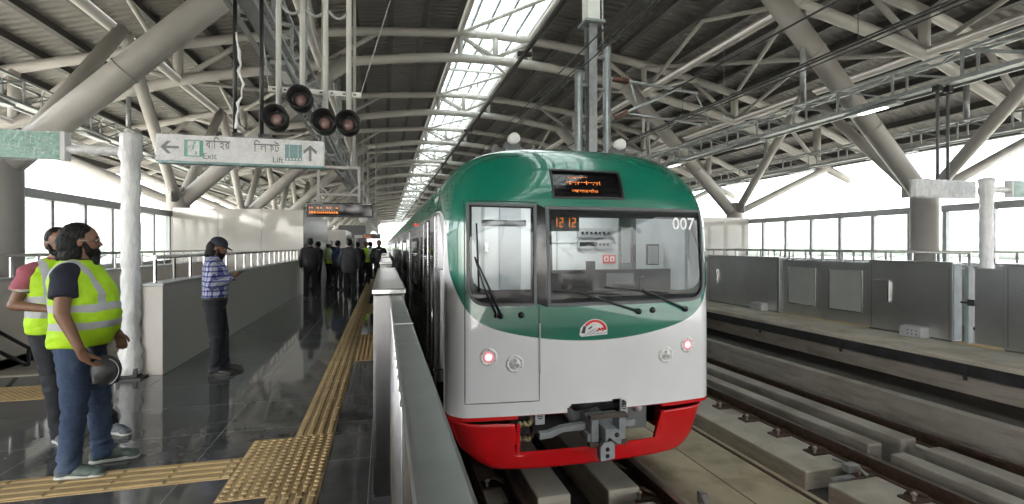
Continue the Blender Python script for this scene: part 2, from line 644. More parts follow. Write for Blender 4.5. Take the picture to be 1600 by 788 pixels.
def interp(tab, x):
    x = abs(x)
    for (a, b), (c, d) in zip(tab, tab[1:]):
        if x <= c:
            t = (x - a) / (c - a)
            return b + (d - b) * t
    return tab[-1][1]
def smooth_tab(tab):
    """resample a profile with a smooth curve through its points"""
    out = []
    for i in range(len(tab) - 1):
        p0 = tab[max(i - 1, 0)] if i else (-tab[1][0], tab[1][1])
        p1, p2 = tab[i], tab[i + 1]
        p3 = tab[i + 2] if i + 2 < len(tab) else (2 * p2[0] - p1[0], 2 * p2[1] - p1[1])
        for k in range(6):
            t = k / 6
            m1 = (p2[1] - p0[1]) / (p2[0] - p0[0]) * (p2[0] - p1[0])
            m2 = (p3[1] - p1[1]) / (p3[0] - p1[0]) * (p2[0] - p1[0])
            h = (2 * t ** 3 - 3 * t * t + 1) * p1[1] + (t ** 3 - 2 * t * t + t) * m1 + (-2 * t ** 3 + 3 * t * t) * p2[1] + (t ** 3 - t * t) * m2
            out.append((p1[0] + (p2[0] - p1[0]) * t, h))
    out.append(tab[-1])
    return out
UP = smooth_tab([(0, 9.55), (2.5, 9.42), (6, 9.05), (10.6, 8.15), (13, 7.5), (15.2, 6.9), (17.0, 6.2), (18.2, 5.65)])
LO = smooth_tab([(0, 8.6), (2.2, 8.52), (4.9, 8.15), (6.6, 7.8), (10.6, 6.98), (12.4, 6.32), (13.7, 5.82), (16.8, 4.62)])
zu = lambda d: interp(UP, d)
zl = lambda d: interp(LO, d)

# far ground below the viaduct and the track slab
g = MB()
g.quad((-9000, -9000, -13), (9000, -9000, -13), (9000, 9000, -13), (-9000, 9000, -13))
t = NT('hazy_fields')
v = t.coords()
t.set(Base_Color=t.ramp(t.noise(v, 0.01, 5), [(0.35, (0.16, 0.165, 0.13)), (0.65, (0.23, 0.22, 0.19))]), Roughness=0.95)
struct('ground', g, t.m)

PE, FE = 0.50, 7.88                        # near and far platform edges
def platform(name, rects, e0, e1, lip_x0, lip_x1):
    mb = MB()
    for (x0, x1, y0, y1) in rects:
        mb.box(x0, x1, y0, y1, -0.14, 0.0, 0)
    mb.box(e0, e1, YMIN, YMAX, -0.45, -0.142, 1)
    return struct(name, mb, [M['granite'], M['conc']])
SX0, SX1, SY0, SY1 = -5.1, -2.84, 7.3, 17.2       # stairwell
platform('near_platform', [(-6.9, SX0, YMIN, YMAX), (SX1, 0.2, YMIN, YMAX), (SX0, SX1, YMIN, SY0), (SX0, SX1, SY1, YMAX)], -6.9, PE - 0.12, 0, 0).name
mb = MB()
mb.box(0.2, PE, YMIN, YMAX, -0.14, -0.012, 0)
struct('near_platform_edge', mb, M['conc'])
platform('far_platform', [(9.22, 15.1, YMIN, YMAX)], FE + 0.85, 15.1, 0, 0)
mb = MB()
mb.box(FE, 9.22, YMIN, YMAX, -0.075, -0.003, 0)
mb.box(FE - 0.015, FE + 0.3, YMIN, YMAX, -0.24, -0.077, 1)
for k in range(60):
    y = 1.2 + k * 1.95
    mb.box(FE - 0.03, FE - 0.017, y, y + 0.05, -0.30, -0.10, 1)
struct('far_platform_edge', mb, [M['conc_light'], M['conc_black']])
# recess under the far platform: kerb wall, walkway, back wall
mb = MB()
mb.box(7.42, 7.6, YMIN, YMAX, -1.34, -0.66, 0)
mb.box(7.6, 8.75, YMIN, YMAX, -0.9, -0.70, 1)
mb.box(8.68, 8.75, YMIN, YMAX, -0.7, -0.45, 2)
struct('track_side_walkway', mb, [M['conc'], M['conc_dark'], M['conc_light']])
mb = MB()
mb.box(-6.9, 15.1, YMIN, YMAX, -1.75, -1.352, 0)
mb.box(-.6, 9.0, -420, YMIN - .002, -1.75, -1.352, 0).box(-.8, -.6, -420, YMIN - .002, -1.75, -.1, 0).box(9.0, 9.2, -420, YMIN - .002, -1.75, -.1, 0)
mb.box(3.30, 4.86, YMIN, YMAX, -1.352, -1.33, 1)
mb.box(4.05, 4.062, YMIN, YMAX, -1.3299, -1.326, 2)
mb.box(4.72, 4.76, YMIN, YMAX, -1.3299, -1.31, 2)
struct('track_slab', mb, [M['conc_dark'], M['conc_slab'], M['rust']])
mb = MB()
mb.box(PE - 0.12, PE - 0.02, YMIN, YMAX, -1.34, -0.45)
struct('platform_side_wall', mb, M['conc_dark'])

# plinths and rails -----------------------------------------------------------
def rail(name, x, label, base):
    mb = MB()
    mb.box(x - 0.075, x + 0.075, YMIN, YMAX, base, base + 0.014, 0)
    mb.box(x - 0.011, x + 0.011, YMIN, YMAX, base + 0.014, -0.985, 0)
    mb.box(x - 0.036, x + 0.036, YMIN, YMAX, -0.985, -0.953, 0)
    mb.box(x - 0.03, x + 0.03, YMIN, YMAX, -0.953, -0.950, 1)
    o = mb.build(name, [M['rust'], M['rail_top']])
    return tag(o, label, 'rail', 'running rails')
BASE = -1.12
rail('rail', 1.345, 'rusty rail under the left side of the train', BASE)
rail('rail', 2.83, 'rusty rail under the right side of the train', BASE)
rail('rail', 5.66, 'rusty rail with clips in the open track right of the train, beside the fastener plinth', BASE)
rail('rail', 7.12, 'rail half hidden in the dark gap against the far kerb wall', BASE)

def plinth(segs, x0, x1, ztop, label, zb=-1.351):
    for i, (a, b) in enumerate(segs):
        mb = MB()
        mb.box(x0, x1, a, b, zb, ztop)
        o = mb.build('track_plinth', M['conc'] if x1 - x0 < 0.3 else M['conc_light'], None, 0.018)
        tag(o, label[i] if isinstance(label, list) else label, 'plinth', 'concrete track plinths')
def segs(y, L, gap, n, y0=None):
    return [(y + k * (L + gap), y + k * (L + gap) + L) for k in range(n)]
# plinths carrying the rails (with fasteners), then the guard plinths
S1 = [(-4.0, 4.56), (4.86, 14.2), (14.5, 24.0), (24.3, 60)]
lab = lambda s, ends: [s + e for e in ends]
plinth(S1, 4.88, 5.76, BASE - 0.001, lab('pale concrete plinth carrying the open track rail ', ['nearest the camera', 'between two gaps', 'second beyond the gap', 'farthest along the line']))
plinth([(-4, 60)], 6.95, 7.28, BASE - 0.001, 'low concrete plinth under the rail beside the far kerb wall')
plinth([(-4, 4.60), (4.87, 30)], 5.84, 6.06, -0.90, lab('narrow guard plinth just right of the open rail ', ['at the bottom edge of the view', 'running back beside the train']))
plinth([(-4, 4.62), (4.90, 30)], 6.40, 6.66, -0.90, lab('outer concrete guard plinth nearer the far platform ', ['at the bottom edge of the view', 'running back beside the train']))
plinth([(-4, 30)], 1.05, 1.42, BASE - 0.001, 'rail plinth in shadow beside the near platform')
plinth([(-4, 30)], 2.74, 3.12, BASE - 0.001, 'rail plinth under the right side of the train')
plinth([(4.78, 30)], 1.50, 1.86, -0.97, 'pale guard plinth between the rails under the coupler, left one')
plinth([(4.74, 30)], 2.26, 2.62, -0.97, 'pale guard plinth between the rails under the coupler, right one')
plinth([(1.0, 4.50)], 2.30, 2.62, -1.0, 'short guard plinth block in front of the train at the bottom edge')

fast0 = None
def fastener(x, y, side, label):
    """rail clip: base plate, bolt and spring clip"""
    global fast0
    r = thing('rail_fastener', (x, y, BASE), label, 'rail fastener', 'rail fasteners along the open rail' if x > 4 else 'rail fasteners by the train')
    if fast0 is None:
        mb = MB().box(x - 0.16, x + 0.13, y - 0.09, y + 0.09, BASE, BASE + 0.022)
        a = mb.build('base_plate', M['rust'], r)
        mb = MB()
        mb.tube([(x - 0.11, y - 0.05, BASE + 0.02), (x - 0.11, y - 0.05, BASE + 0.11)], 0.016, 8)
        mb.lathe([(0.03, 0), (0.03, 0.025)], (x - 0.11, y - 0.05, BASE + 0.075), 6)
        b = mb.build('bolt', M['conc'], r)
        mb = MB().tube([(x + 0.11, y + 0.02, BASE + 0.03), (x - 0.02, y + 0.05, BASE + 0.085), (x - 0.1, y + 0.05, BASE + 0.05), (x - 0.02, y - 0.0, BASE + 0.085), (x + 0.1, y - 0.03, BASE + 0.03)], 0.014, 8)
        c = mb.build('spring_clip', M['rust'], r)
        fast0 = (r, [a, b, c])
    else:
        r0, ch = fast0
        for k in ch:
            q = k.copy(); COL.objects.link(q); q.parent = r; q.matrix_parent_inverse = k.matrix_parent_inverse.copy()
    return r
for k in range(13):
    y = 3.42 + k * 0.62
    fastener(5.50, y, 1, 'rail clip on the pale plinth beside the open rail, %s from the bottom edge' % ORD[k])
for k in range(4):
    fastener(1.22, 3.6 + k * 0.62, 1, 'rail clip by the rail under the left corner of the train, %s from the bottom' % ORD[k])
for k in range(4):
    fastener(2.72, 3.55 + k * 0.62, 1, 'rail clip by the rail under the right corner of the train, %s from the bottom' % ORD[k])
mb = MB()
mb.tube([(5.38, 4.5, -1.06), (5.4, 4.62, -1.04), (5.42, 4.75, -1.05), (5.38, 4.95, -1.06)], 0.018, 8)
mb.box(5.3, 5.46, 4.66, 4.76, -1.1, -1.02)
mb.box(4.98, 5.3, 4.60, 4.64, -1.14, -1.10)
tag(mb.build('cable_clip', M['galv']), 'grey cable clip bridging the gap between two plinths', 'cable clip')
mb = MB().bar((3.08, 4.2, -1.02), (3.2, 4.5, -1.0), 0.05, 0.03).box(3.06, 3.12, 4.18, 4.24, -1.1, -1.0).box(3.17, 3.23, 4.46, 4.54, -1.1, -0.98)
tag(mb.build('rail_bracket', M['galv']), 'small metal bracket on the slab beside the rail in front of the train', 'bracket')

# ------------------------------------------------------------------ tactile paving
def bars(mb, x0, x1, y0, y1, along='y', n=4):
    mb.box(x0, x1, y0, y1, 0.0, 0.004)
    if along == 'y':
        w = (x1 - x0) / n
        L = 0.333
        k = 0
        while y0 + k * L < y1 - 0.02:
            a, b = y0 + k * L + 0.008, min(y0 + (k + 1) * L - 0.008, y1)
            for i in range(n):
                c = x0 + (i + 0.5) * w
                mb.v += [(c - w * .30, a, .004), (c + w * .30, a, .004), (c + w * .30, b, .004), (c - w * .30, b, .004),
                         (c - w * .18, a + .01, .011), (c + w * .18, a + .01, .011), (c + w * .18, b - .01, .011), (c - w * .18, b - .01, .011)]
                q = len(mb.v) - 8
                for f in ((4, 5, 6, 7), (0, 1, 5, 4), (1, 2, 6, 5), (2, 3, 7, 6), (3, 0, 4, 7)):
                    mb.face([q + j for j in f])
            k += 1
    else:
        n0 = len(mb.v)
        t = MB()
        bars(t, y0, y1, x0, x1, 'y', n)
        for (a, b, c) in t.v[8:]:
            mb.v.append((b, a, c))
        for f in t.f[6:]:
            mb.face([n0 + i - 8 for i in f][::-1])
def domes(mb, x0, x1, y0, y1, p=0.06):
    mb.box(x0, x1, y0, y1, 0.0, 0.004)
    nx, ny = round((x1 - x0) / p), round((y1 - y0) / p)
    for i in range(nx):
        for j in range(ny):
            mb.lathe([(0.021, 0.0), (0.016, 0.006), (0.009, 0.0075)], (x0 + (i + .5) * (x1 - x0) / nx, y0 + (j + .5) * (y1 - y0) / ny, 0.004), 8)
mb = MB()
bars(mb, -0.71, -0.40, 4.404, 60)
bars(mb, -0.71, -0.40, -3, 3.396)
domes(mb, -1.013, -0.40, 3.40, 4.40)
domes(mb, -0.396, -0.09, 7.1, 9.15)
domes(mb, -0.396, -0.09, 12.0, 14.05)
bars(mb, -6.4, -1.017, 3.735, 4.07, 'x')
struct('tactile_paving', mb, M['yellow_tile'])
mb = MB()
domes(mb, -4.95, -3.0, 6.15, 6.75)
struct('stair_tactile_paving', mb, M['yellow_tile'])

# ------------------------------------------------------------------ roof trusses
def arc(fn, d0, d1, n=28):
    return [(d0 + (d1 - d0) * i / n) for i in range(n + 1)]
NODES = [-15.0, -12.8, -10.6, -8.4, -6.25, -4.2, -1.35, 0, 1.35, 4.2, 6.25, 8.4, 10.6, 12.8, 15.0]
def truss_parts():
    out = []
    xs = arc(None, -18.0, 18.0, 48)
    out.append(('upper_chord', MB().tube([(CX + x, 0, zu(x)) for x in xs], 0.155, 12)))
    xs = arc(None, -16.8, 16.8, 48)
    out.append(('lower_chord', MB().tube([(CX + x, 0, zl(x)) for x in xs], 0.165, 12)))
    for d in (-15.0, -10.6, -6.25, -1.35, 0, 1.35, 6.25, 10.6, 15.0):
        out.append(('vertical_post', MB().tube([(CX + d, 0, zl(d)), (CX + d, 0, zu(d))], 0.15 if abs(d) > 9 else 0.105, 10)))
    for a, b in ((-12.8, -15.0), (-12.8, -10.6), (-8.4, -10.6), (-8.4, -6.25), (-4.2, -6.25), (4.2, 6.25), (8.4, 6.25), (8.4, 10.6), (12.8, 10.6), (12.8, 15.0), (-1.35, 0), (1.35, 0)):
        if abs(a) == 1.35:
            p, q = (CX + a, 0, zu(a) - 0.1), (CX + b, 0, zl(b) + 0.1)
        else:
            p, q = (CX + a, 0, zu(a)), (CX + b, 0, zl(b))
        out.append(('diagonal_web', MB().tube([p, q], 0.085, 10)))
    return out
tr_meshes = [(n, b.mesh(n, M['steel'])) for n, b in truss_parts()]
tall = MB()
for n, me in tr_meshes:
    tall.add_mesh(me, Matrix.Identity(4))
for i in range(len(tall.f)):
    tall.sm[i] = True
far_me = tall.mesh('roof_truss', M['steel'])
vis = 0
for y in TY:
    inview = y > 1
    if inview:
        lab = 'curved steel pipe roof truss over both tracks, %s from the camera' % ORD[vis]
        vis += 1
    else:
        lab = 'curved steel pipe roof truss behind the camera'
    if 1 < y < 60:
        r = thing('roof_truss', (CX, y, 0), lab, 'roof truss', 'roof trusses')
        for n, me in tr_meshes:
            o = bpy.data.objects.new(n, me); COL.objects.link(o); o.parent = r
            o.matrix_parent_inverse = Matrix.Translation((-CX, 0, 0))
    else:
        o = bpy.data.objects.new('roof_truss', far_me); COL.objects.link(o); o.location = (0, y, 0)
        tag(o, lab, 'roof truss', 'roof trusses')

# tree columns ----------------------------------------------------------------
def column_parts(sg):
    """sg = -1 left row, +1 right row; modelled with the shaft on the z axis"""
    T = 3.25
    out = [('shaft', MB().lathe([(0.33, -0.4), (0.33, T - 0.05), (0.36, T - 0.04), (0.36, T), (0.30, T + 0.02)], (0, 0, 0), 24), None)]
    inn, outw = -sg, sg
    out.append(('branch', MB().tube([(inn * 0.1, 0, T - 0.25), (inn * 5.2, 0, T + 4.85)], [0.24, 0.28], 14), None))
    out.append(('branch', MB().tube([(outw * 0.05, 0, T - 0.3), (outw * 4.9, 0, zl(15.5) - 0.02)], [0.14, 0.15], 12), None))
    for s in (-1, 1):
        out.append(('branch', MB().tube([(0, s * 0.1, T - 0.3), (inn * 0.15, s * BAY * 0.49, zl(10.6) - 0.02)], [0.15, 0.16], 12), None))
    for s in (-1, 1):
        out.append(('gusset_plate', MB().box(-0.02, 0.02, min(s * 0.3, s * 0.62), max(s * 0.3, s * 0.62), T - 0.28, T + 0.28), None))
    for u_ in (.35, .72):
        px_, pz_ = inn * (0.1 + 5.1 * u_), T - .25 + 5.1 * u_
        out.append(('splice_ring', MB().tube([(px_ - inn * .012, 0, pz_ - .012), (px_ + inn * .012, 0, pz_ + .012)], .252 + .04 * u_, 18), None))
    out.append(('cap', MB().lathe([(0.15, T - 0.1), (0.26, T + 0.14), (0.1, T + 0.2)], (0, 0, 0), 20), None))
    return out
for sg, row in ((-1, 'left'), (1, 'right')):
    meshes = [(n, b.mesh(n, M['steel'])) for n, b, _ in column_parts(sg)]
    vis = 0
    for y in TY:
        if y < 1:
            continue
        lab = ('grey branching roof column at the glazed wall of the %s platform, %s from the camera' % ('near' if sg < 0 else 'far', ORD[vis]))
        vis += 1
        r = thing('branching_column', (CX + sg * 10.6, y, 0), lab, 'column', 'branching roof columns')
        for n, me in meshes:
            if y > 60 and n in ('gusset_plate', 'cap'):
                continue
            o = bpy.data.objects.new(n, me); COL.objects.link(o); o.parent = r

# longitudinal pipes joining the trusses ---------------------------------------
def longi(d, z, r, label):
    mb = MB().tube([(CX + d, YMIN, z), (CX + d, YMAX, z)], r, 10)
    tag(mb.build('tie_pipe', M['steel']), label, 'tie pipe', 'long pipes tying the roof trusses')
longi(-1.35, zu(1.35) + 0.02, 0.11, 'long pipe along the left edge of the skylight')
longi(1.35, zu(1.35) + 0.02, 0.11, 'long pipe along the right edge of the skylight')
longi(6.25, zl(6.25) + 0.01, 0.13, 'long tie pipe under the dark deck right of the skylight')
longi(-6.25, zl(6.25) + 0.01, 0.13, 'long tie pipe under the dark deck left of the skylight')
longi(10.6, zl(10.6) + 0.01, 0.14, 'long tie pipe above the far platform column row')
longi(-10.6, zl(10.6) + 0.01, 0.14, 'long tie pipe above the near platform column row')
longi(15.0, zl(15.0) + 0.01, 0.09, 'thin long tie pipe close under the far eave')
longi(-15.0, zl(15.0) + 0.01, 0.09, 'thin long tie pipe close under the near eave')
# bracing between trusses: skylight diagonals and side struts
vis = 0
for i in range(len(TY) - 1):
    y0, y1 = TY[i], TY[i + 1]
    if y0 < -1 or y0 > 70:
        continue
    o_ = ORD[max(0, i - 7)]
    mb = MB().tube([(CX - 1.35, y0, zu(1.35)), (CX + 1.35, y0 + BAY / 2, zu(1.35)), (CX - 1.35, y1, zu(1.35))], 0.07, 8)
    mb.tube([(CX - 1.35, y0 + BAY / 2, zu(1.35)), (CX + 1.35, y0 + BAY / 2, zu(1.35))], 0.06, 8)
    tag(mb.build('skylight_brace', M['steel_white']), 'pale zigzag brace pipe below the skylight, bay %d from the camera' % (i - 6), 'brace', 'zigzag braces below the skylight')
    for sg in (-1, 1):
        mb = MB()
        for a, b in ((10.6, 6.25), (6.25, 10.6)):
            mb.tube([(CX + sg * a, y0, zl(a)), (CX + sg * b, y1, zu(b) - 0.1)], 0.075, 8)
        for d in (6.25, 10.6):
            mb.tube([(CX + sg * d, y0, zl(d)), (CX + sg * d, y0 + BAY / 2, zu(d) + 0.1), (CX + sg * d, y1, zl(d))], 0.07, 8)
        tag(mb.build('cross_brace', M['steel']), 'crossed brace pipes between trusses over the %s platform, bay %d from the camera' % ('near' if sg < 0 else 'far', i - 5), 'brace', 'cross braces between trusses')

# ------------------------------------------------------------------ roof covering
roof = thing('station_roof', (CX, 20, 9), 'long arched corrugated metal roof with a central skylight', 'roof')
RD = 0.42
for sg in (-1, 1):
    mb = MB()
    ds = [1.35] + [1.35 + (18.6 - 1.35) * k / 20 for k in range(1, 21)]
    zz = lambda d: zu(min(d, 18.2)) + RD - (max(0, d - 18.2) * 0.45)
    for a, b in zip(ds, ds[1:]):
        for dz, fl in ((0, 1), (0.09, -1)):
            p = [(CX + sg * a, YMIN, zz(a) + dz), (CX + sg * b, YMIN, zz(b) + dz), (CX + sg * b, YMAX, zz(b) + dz), (CX + sg * a, YMAX, zz(a) + dz)]
            mb.quad(*(p if fl * sg < 0 else p[::-1]))
    mb.build('roof_deck', M['deck'], roof)
    mb = MB()
    x0, x1 = sorted((CX + sg * 18.45, CX + sg * 18.75))
    mb.box(x0, x1, YMIN, YMAX, zz(18.6) - 0.22, zz(18.6) + 0.12)
    mb.build('eave_gutter', M['purlin'], roof)
    for k in range(15):
        d = 1.55 + k * 1.16
        z = zu(d) + 0.16
        mb = MB()
        x = CX + sg * d
        mb.box(x - 0.012, x + 0.012, YMIN, YMAX, z, z + 0.25)
        mb.box(x - 0.10, x + 0.10, YMIN, YMAX, z - 0.012, z)
        mb.build('purlin', M['purlin'], roof)
mb = MB()
for k in range(len(TY) - 1):
    for j in range(3):
        a = TY[k] + j * BAY / 3
        b = a + BAY / 3 - 0.03
        for (u0, u1) in ((-1.33, -0.45), (-0.43, 0.43), (0.45, 1.33)):
            mb.quad((CX + u0, a, 10.12 - abs(u0) * .05), (CX + u0, b, 10.12 - abs(u0) * .05), (CX + u1, b, 10.12 - abs(u1) * .05), (CX + u1, a, 10.12 - abs(u1) * .05))
            mb.quad((CX + u0, a, 10.15 - abs(u0) * .05), (CX + u1, a, 10.15 - abs(u1) * .05), (CX + u1, b, 10.15 - abs(u1) * .05), (CX + u0, b, 10.15 - abs(u0) * .05))
mb.build('skylight', M['skylight'], roof)
for d in (-0.9, -0.3, 0.3, 0.9):
    MB().box(CX + d - 0.04, CX + d + 0.04, YMIN, YMAX, 9.82, 10.02).build('skylight_bar', M['galv'], roof)
mb = MB()
for k in range(len(TY) - 1):
    for j in range(3):
        a = TY[k] + j * BAY / 3
        mb.box(CX - 1.35, CX + 1.35, a - 0.02, a + 0.02, 10.025, 10.07)
mb.build('skylight_crossbar', M['alu'], roof)
for sg in (-1, 1):
    mb = MB()
    a, b = sorted((CX + sg * 1.35, CX + sg * 1.40))
    mb.box(a, b, YMIN, YMAX, 9.78, 10.25)
    mb.build('skylight_curb', M['alu'], roof)

# ------------------------------------------------------------------ glazed side walls
def windscreen_bay(sg, y0, y1, label):
    x = CX + sg * 10.72
    r = thing('glazed_screen', (x, y0, 0), label, 'glazed screen', 'glazed screens along the platform edges')
    a, b = x - 0.06, x + 0.06
    MB().box(a, b, y0, y1, -0.1, 1.06).build('sill_wall', M['cream_matt'], r)
    MB().box(a - 0.05, b + 0.05, y0, y1, 2.50, 2.68).build('top_rail', M['alu'], r, 0.01)
    MB().box(a - 0.02, b + 0.02, y0, y1, 1.062, 1.13).build('bottom_rail', M['alu'], r, 0.006)
    n = 6
    w = (y1 - y0) / n
    for k in range(n + 1):
        c = y0 + k * w
        c = min(max(c, y0 + 0.05), y1 - 0.05)
        MB().box(a, b, c - 0.05, c + 0.05, 1.132, 2.498).build('mullion', M['alu'], r)
    for k in range(n):
        MB().box(x - 0.006, x + 0.006, max(y0 + k * w, y0) + 0.1, min(y0 + (k + 1) * w, y1) - 0.1, 1.133, 2.497).build('pane', M['glass'], r)
    return r
first = {}
for sg in (-1, 1):
    vis = 0
    for i, y in enumerate(TY[:-1]):
        if y < 1 or y > 60:
            continue
        lab = 'grey framed window screen along the %s platform, %s bay from the camera' % ('near' if sg < 0 else 'far', ORD[vis])
        vis += 1
        if sg not in first:
            first[sg] = windscreen_bay(sg, y + 0.42, y + BAY - 0.42, lab)
        else:
            f0 = first[sg]
            dup(f0, (f0.location.x, y + 0.42, 0), lab)

# ------------------------------------------------------------------ stair enclosures and parapets
def handrail(x, y0, y1, parent, zt=1.435, zb=1.12, sp=0.56, x1=None):
    mb = MB().tube([(x, y0, zt), (x, y1, zt)], 0.024, 10)
    h = mb.build('handrail', M['stainless_dark'], parent)
    n = int((y1 - y0) / sp)
    for k in range(n + 1):
        y = y0 + 0.03 + k * (y1 - y0 - 0.06) / n
        MB().box(x - 0.009, x + 0.009, y - 0.028, y + 0.028, zb, zt - 0.02).build('baluster', M['stainless_bright'], h)
def parapet(x0, x1, y0, y1, label, mat='cream_matt', zb=-0.9):
    r = thing('stair_parapet', ((x0 + x1) / 2, (y0 + y1) / 2, 0), label, 'parapet wall', 'stair parapet walls')
    MB().box(x0, x1, y0, y1, zb, 1.085).build('wall', M[mat], r, 0.006)
    MB().box(x0 - 0.012, x1 + 0.012, y0 - 0.012, y1, 1.087, 1.12).build('coping', M['alu'], r, 0.004)
    handrail((x0 + x1) / 2, y0 + 0.05, y1 - 0.02, r)
parapet(-2.84, -2.62, 6.94, 17.38, 'pale stair parapet with steel handrail beside the man in the plaid shirt')
parapet(-5.32, -5.10, 6.94, 17.38, 'pale stair parapet with steel handrail below the near platform windows')
parapet(11.1, 11.3, 7.15, 17.38, 'parapet with steel handrail behind the far platform screens')
parapet(13.4, 13.6, 7.15, 17.38, 'rear parapet with handrail below the far platform windows')
def enclosure(x0, x1, y0, y1, h, label, mat='cream'):
    r = thing('stair_enclosure', ((x0 + x1) / 2, y0, 0), label, 'stair enclosure', 'glossy stair enclosures')
    n = max(1, round((x1 - x0) / 1.25))
    mb = MB()
    for k in range(n):
        a = x0 + k * (x1 - x0) / n
        mb.box(a + 0.003, a + (x1 - x0) / n - 0.003, y0, y0 + 0.06, 0.0, h)
    mb.build('front_panel', M[mat], r, 0.003)
    m = max(1, round((y1 - y0) / 1.25))
    for xx in (x0, x1 - 0.06):
        mb = MB()
        for k in range(m):
            a = y0 + 0.062 + k * (y1 - y0) / m
            mb.box(xx, xx + 0.06, a + 0.003, a + (y1 - y0) / m - 0.003, 0.0, h)
        mb.build('side_panel', M['stainless'], r, 0.003)
    MB().box(x0 + 0.08, x1 - 0.08, y0 + 0.08, y1 - 0.05, h - 0.18, h - 0.1).build('roof', M['alu'], r)
    return r
enclosure(-6.3, -2.55, 17.4, 24.5, 2.75, 'glossy cream enclosure behind the stair parapet on the near platform')
enclosure(11.05, 14.6, 17.4, 24.5, 2.72, 'glossy cream enclosure behind the far platform screens, right of the train')
enclosure(-4.9, -2.2, 31.0, 36.0, 2.5, 'pale enclosure farther back beyond the standing crowd')
r = thing('lift_shaft', (-2.7, 44, 0), 'dark grey lift shaft rising above the far end of the near platform', 'lift shaft')
MB().box(-3.7, -1.5, 44, 47, 0, 3.3).build('shaft', M['sign_grey'], r, 0.02)
MB().box(-3.1, -2.1, 43.97, 43.998, 0, 2.2).build('door', M['stainless'], r)
r = thing('kiosk', (-1.6, 38, 0), 'small white kiosk frame beyond the crowd on the near platform', 'kiosk')
MB().box(-2.1, -1.1, 38, 39, 2.15, 2.35).build('canopy', M['white'], r)
for a in (-2.07, -1.16):
    MB().box(a, a + 0.06, 38, 38.06, 0, 2.148).build('post', M['white'], r)
MB().box(-2.0, -1.2, 38.5, 38.9, 0, 1.05).build('counter', M['white'], r)

# stair flight down into the well
mb = MB()
for k in range(22):
    mb.box(SX0 + 0.002, SX1 - 0.002, SY0 + k * 0.3, SY0 + (k + 1) * 0.3 - 0.001, -0.17 * (k + 1) - 0.3, -0.17 * (k + 1) + 0.0)
tag(mb.build('stair_flight', M['conc_light']), 'pale stair flight going down between the two parapets', 'stairs')
r = thing('stair_handrail', (-4.95, 7.4, 0), 'black sloping double handrail at the head of the stairs', 'handrail')
for dz in (0.76, 0.5):
    MB().tube([(-4.95, 7.35, dz), (-4.95, 7.5, dz), (-4.95, 9.9, dz - 1.36), (-4.95, 13, dz - 3.1)], 0.025, 8).build('rail', M['dark'], r)
for k in range(5):
    y = 7.45 + k * 1.2
    MB().tube([(-4.95, y, -0.57 * (y - 7.4) - 0.2), (-4.95, y, -0.57 * (y - 7.5) + 0.74)], 0.022, 8).build('post', M['dark'], r)
mb = MB().box(SX0, SX1, SY0 - 0.02, SY0 + 0.05, -0.3, 0.012)
tag(mb.build('stair_nosing', M['conc_light']), 'pale concrete nosing at the top of the stairs', 'nosing')
mb = MB().box(SX0 - 0.0, SX1 + 0.0, 17.0, 17.2, -6, -0.15).box(SX0 - 0.2, SX0 - 0.002, SY0, 17.0, -6, -0.91).box(SX1 + 0.002, SX1 + 0.2, SY0, 17.0, -6, -0.91)
struct('stairwell_wall', mb, M['cream_matt'])
# ------------------------------------------------------------------ the train
XC, HW = 2.115, 1.52
def ztop(x):
    a = min(1, abs(x - XC) / HW)
    return 1.98 + .70 * max(0, (1 - a ** 3.5)) ** (1 / 2.3)
def Yf(x, z):
    """depth of the painted nose at (x, z)"""
    a = abs(x - XC) / HW
    y = 4.74 + .12 * a ** 2
    if z > .75:
        y += .04 * (z - .75)
    ex = HW - abs(x - XC)
    r = .22
    if ex < r:
        y += .28 * (1 - sqrt(max(0, 1 - ((r - ex) / r) ** 2)))
    ez = ztop(x) - z
    rz = .62
    if ez < rz:
        y += .62 * (1 - sqrt(max(0, 1 - ((rz - ez) / rz) ** 2)))
    return y

def arc_poly(pts, n=8):
    """polygon with rounded corners: (x, z, radius)"""
    out = []
    N = len(pts)
    for i in range(N):
        p = Vector(pts[i][:2]); a = Vector(pts[i - 1][:2]); b = Vector(pts[(i + 1) % N][:2])
        r = pts[i][2]
        u, w = (a - p).normalized(), (b - p).normalized()
        if r <= 0:
            out.append(tuple(p)); continue
        for k in range(n + 1):
            t = k / n
            out.append(tuple((p + u * r) * (1 - t) ** 2 + p * 2 * t * (1 - t) + (p + w * r) * t ** 2))
    return out
def inset(poly, d):
    """move a closed outline inwards by d"""
    N = len(poly)
    ar = sum(poly[i][0] * poly[(i + 1) % N][1] - poly[(i + 1) % N][0] * poly[i][1] for i in range(N))
    sgn = 1 if ar > 0 else -1
    out = []
    for i in range(N):
        p = Vector(poly[i]); a = Vector(poly[i - 1]); b = Vector(poly[(i + 1) % N])
        e1 = (p - a).normalized() if (p - a).length > 1e-9 else (b - p).normalized()
        e2 = (b - p).normalized() if (b - p).length > 1e-9 else e1
        n1, n2 = Vector((-e1.y, e1.x)), Vector((-e2.y, e2.x))
        m = (n1 + n2)
        m = m.normalized() if m.length > 1e-6 else n1
        k = 1 / max(0.4, m.dot(n1))
        out.append(tuple(p + m * (d * k * sgn)))
    return out
def inside(poly, x, z):
    c = False
    N = len(poly)
    for i in range(N):
        (x1, z1), (x2, z2) = poly[i], poly[(i + 1) % N]
        if (z1 > z) != (z2 > z) and x < (x2 - x1) * (z - z1) / (z2 - z1) + x1:
            c = not c
    return c
def dense(poly, step=0.04):
    out = []
    for i in range(len(poly)):
        a, b = Vector(poly[i]), Vector(poly[(i + 1) % len(poly)])
        n = max(1, int((b - a).length / step))
        for k in range(n):
            out.append(tuple(a + (b - a) * (k / n)))
    return out

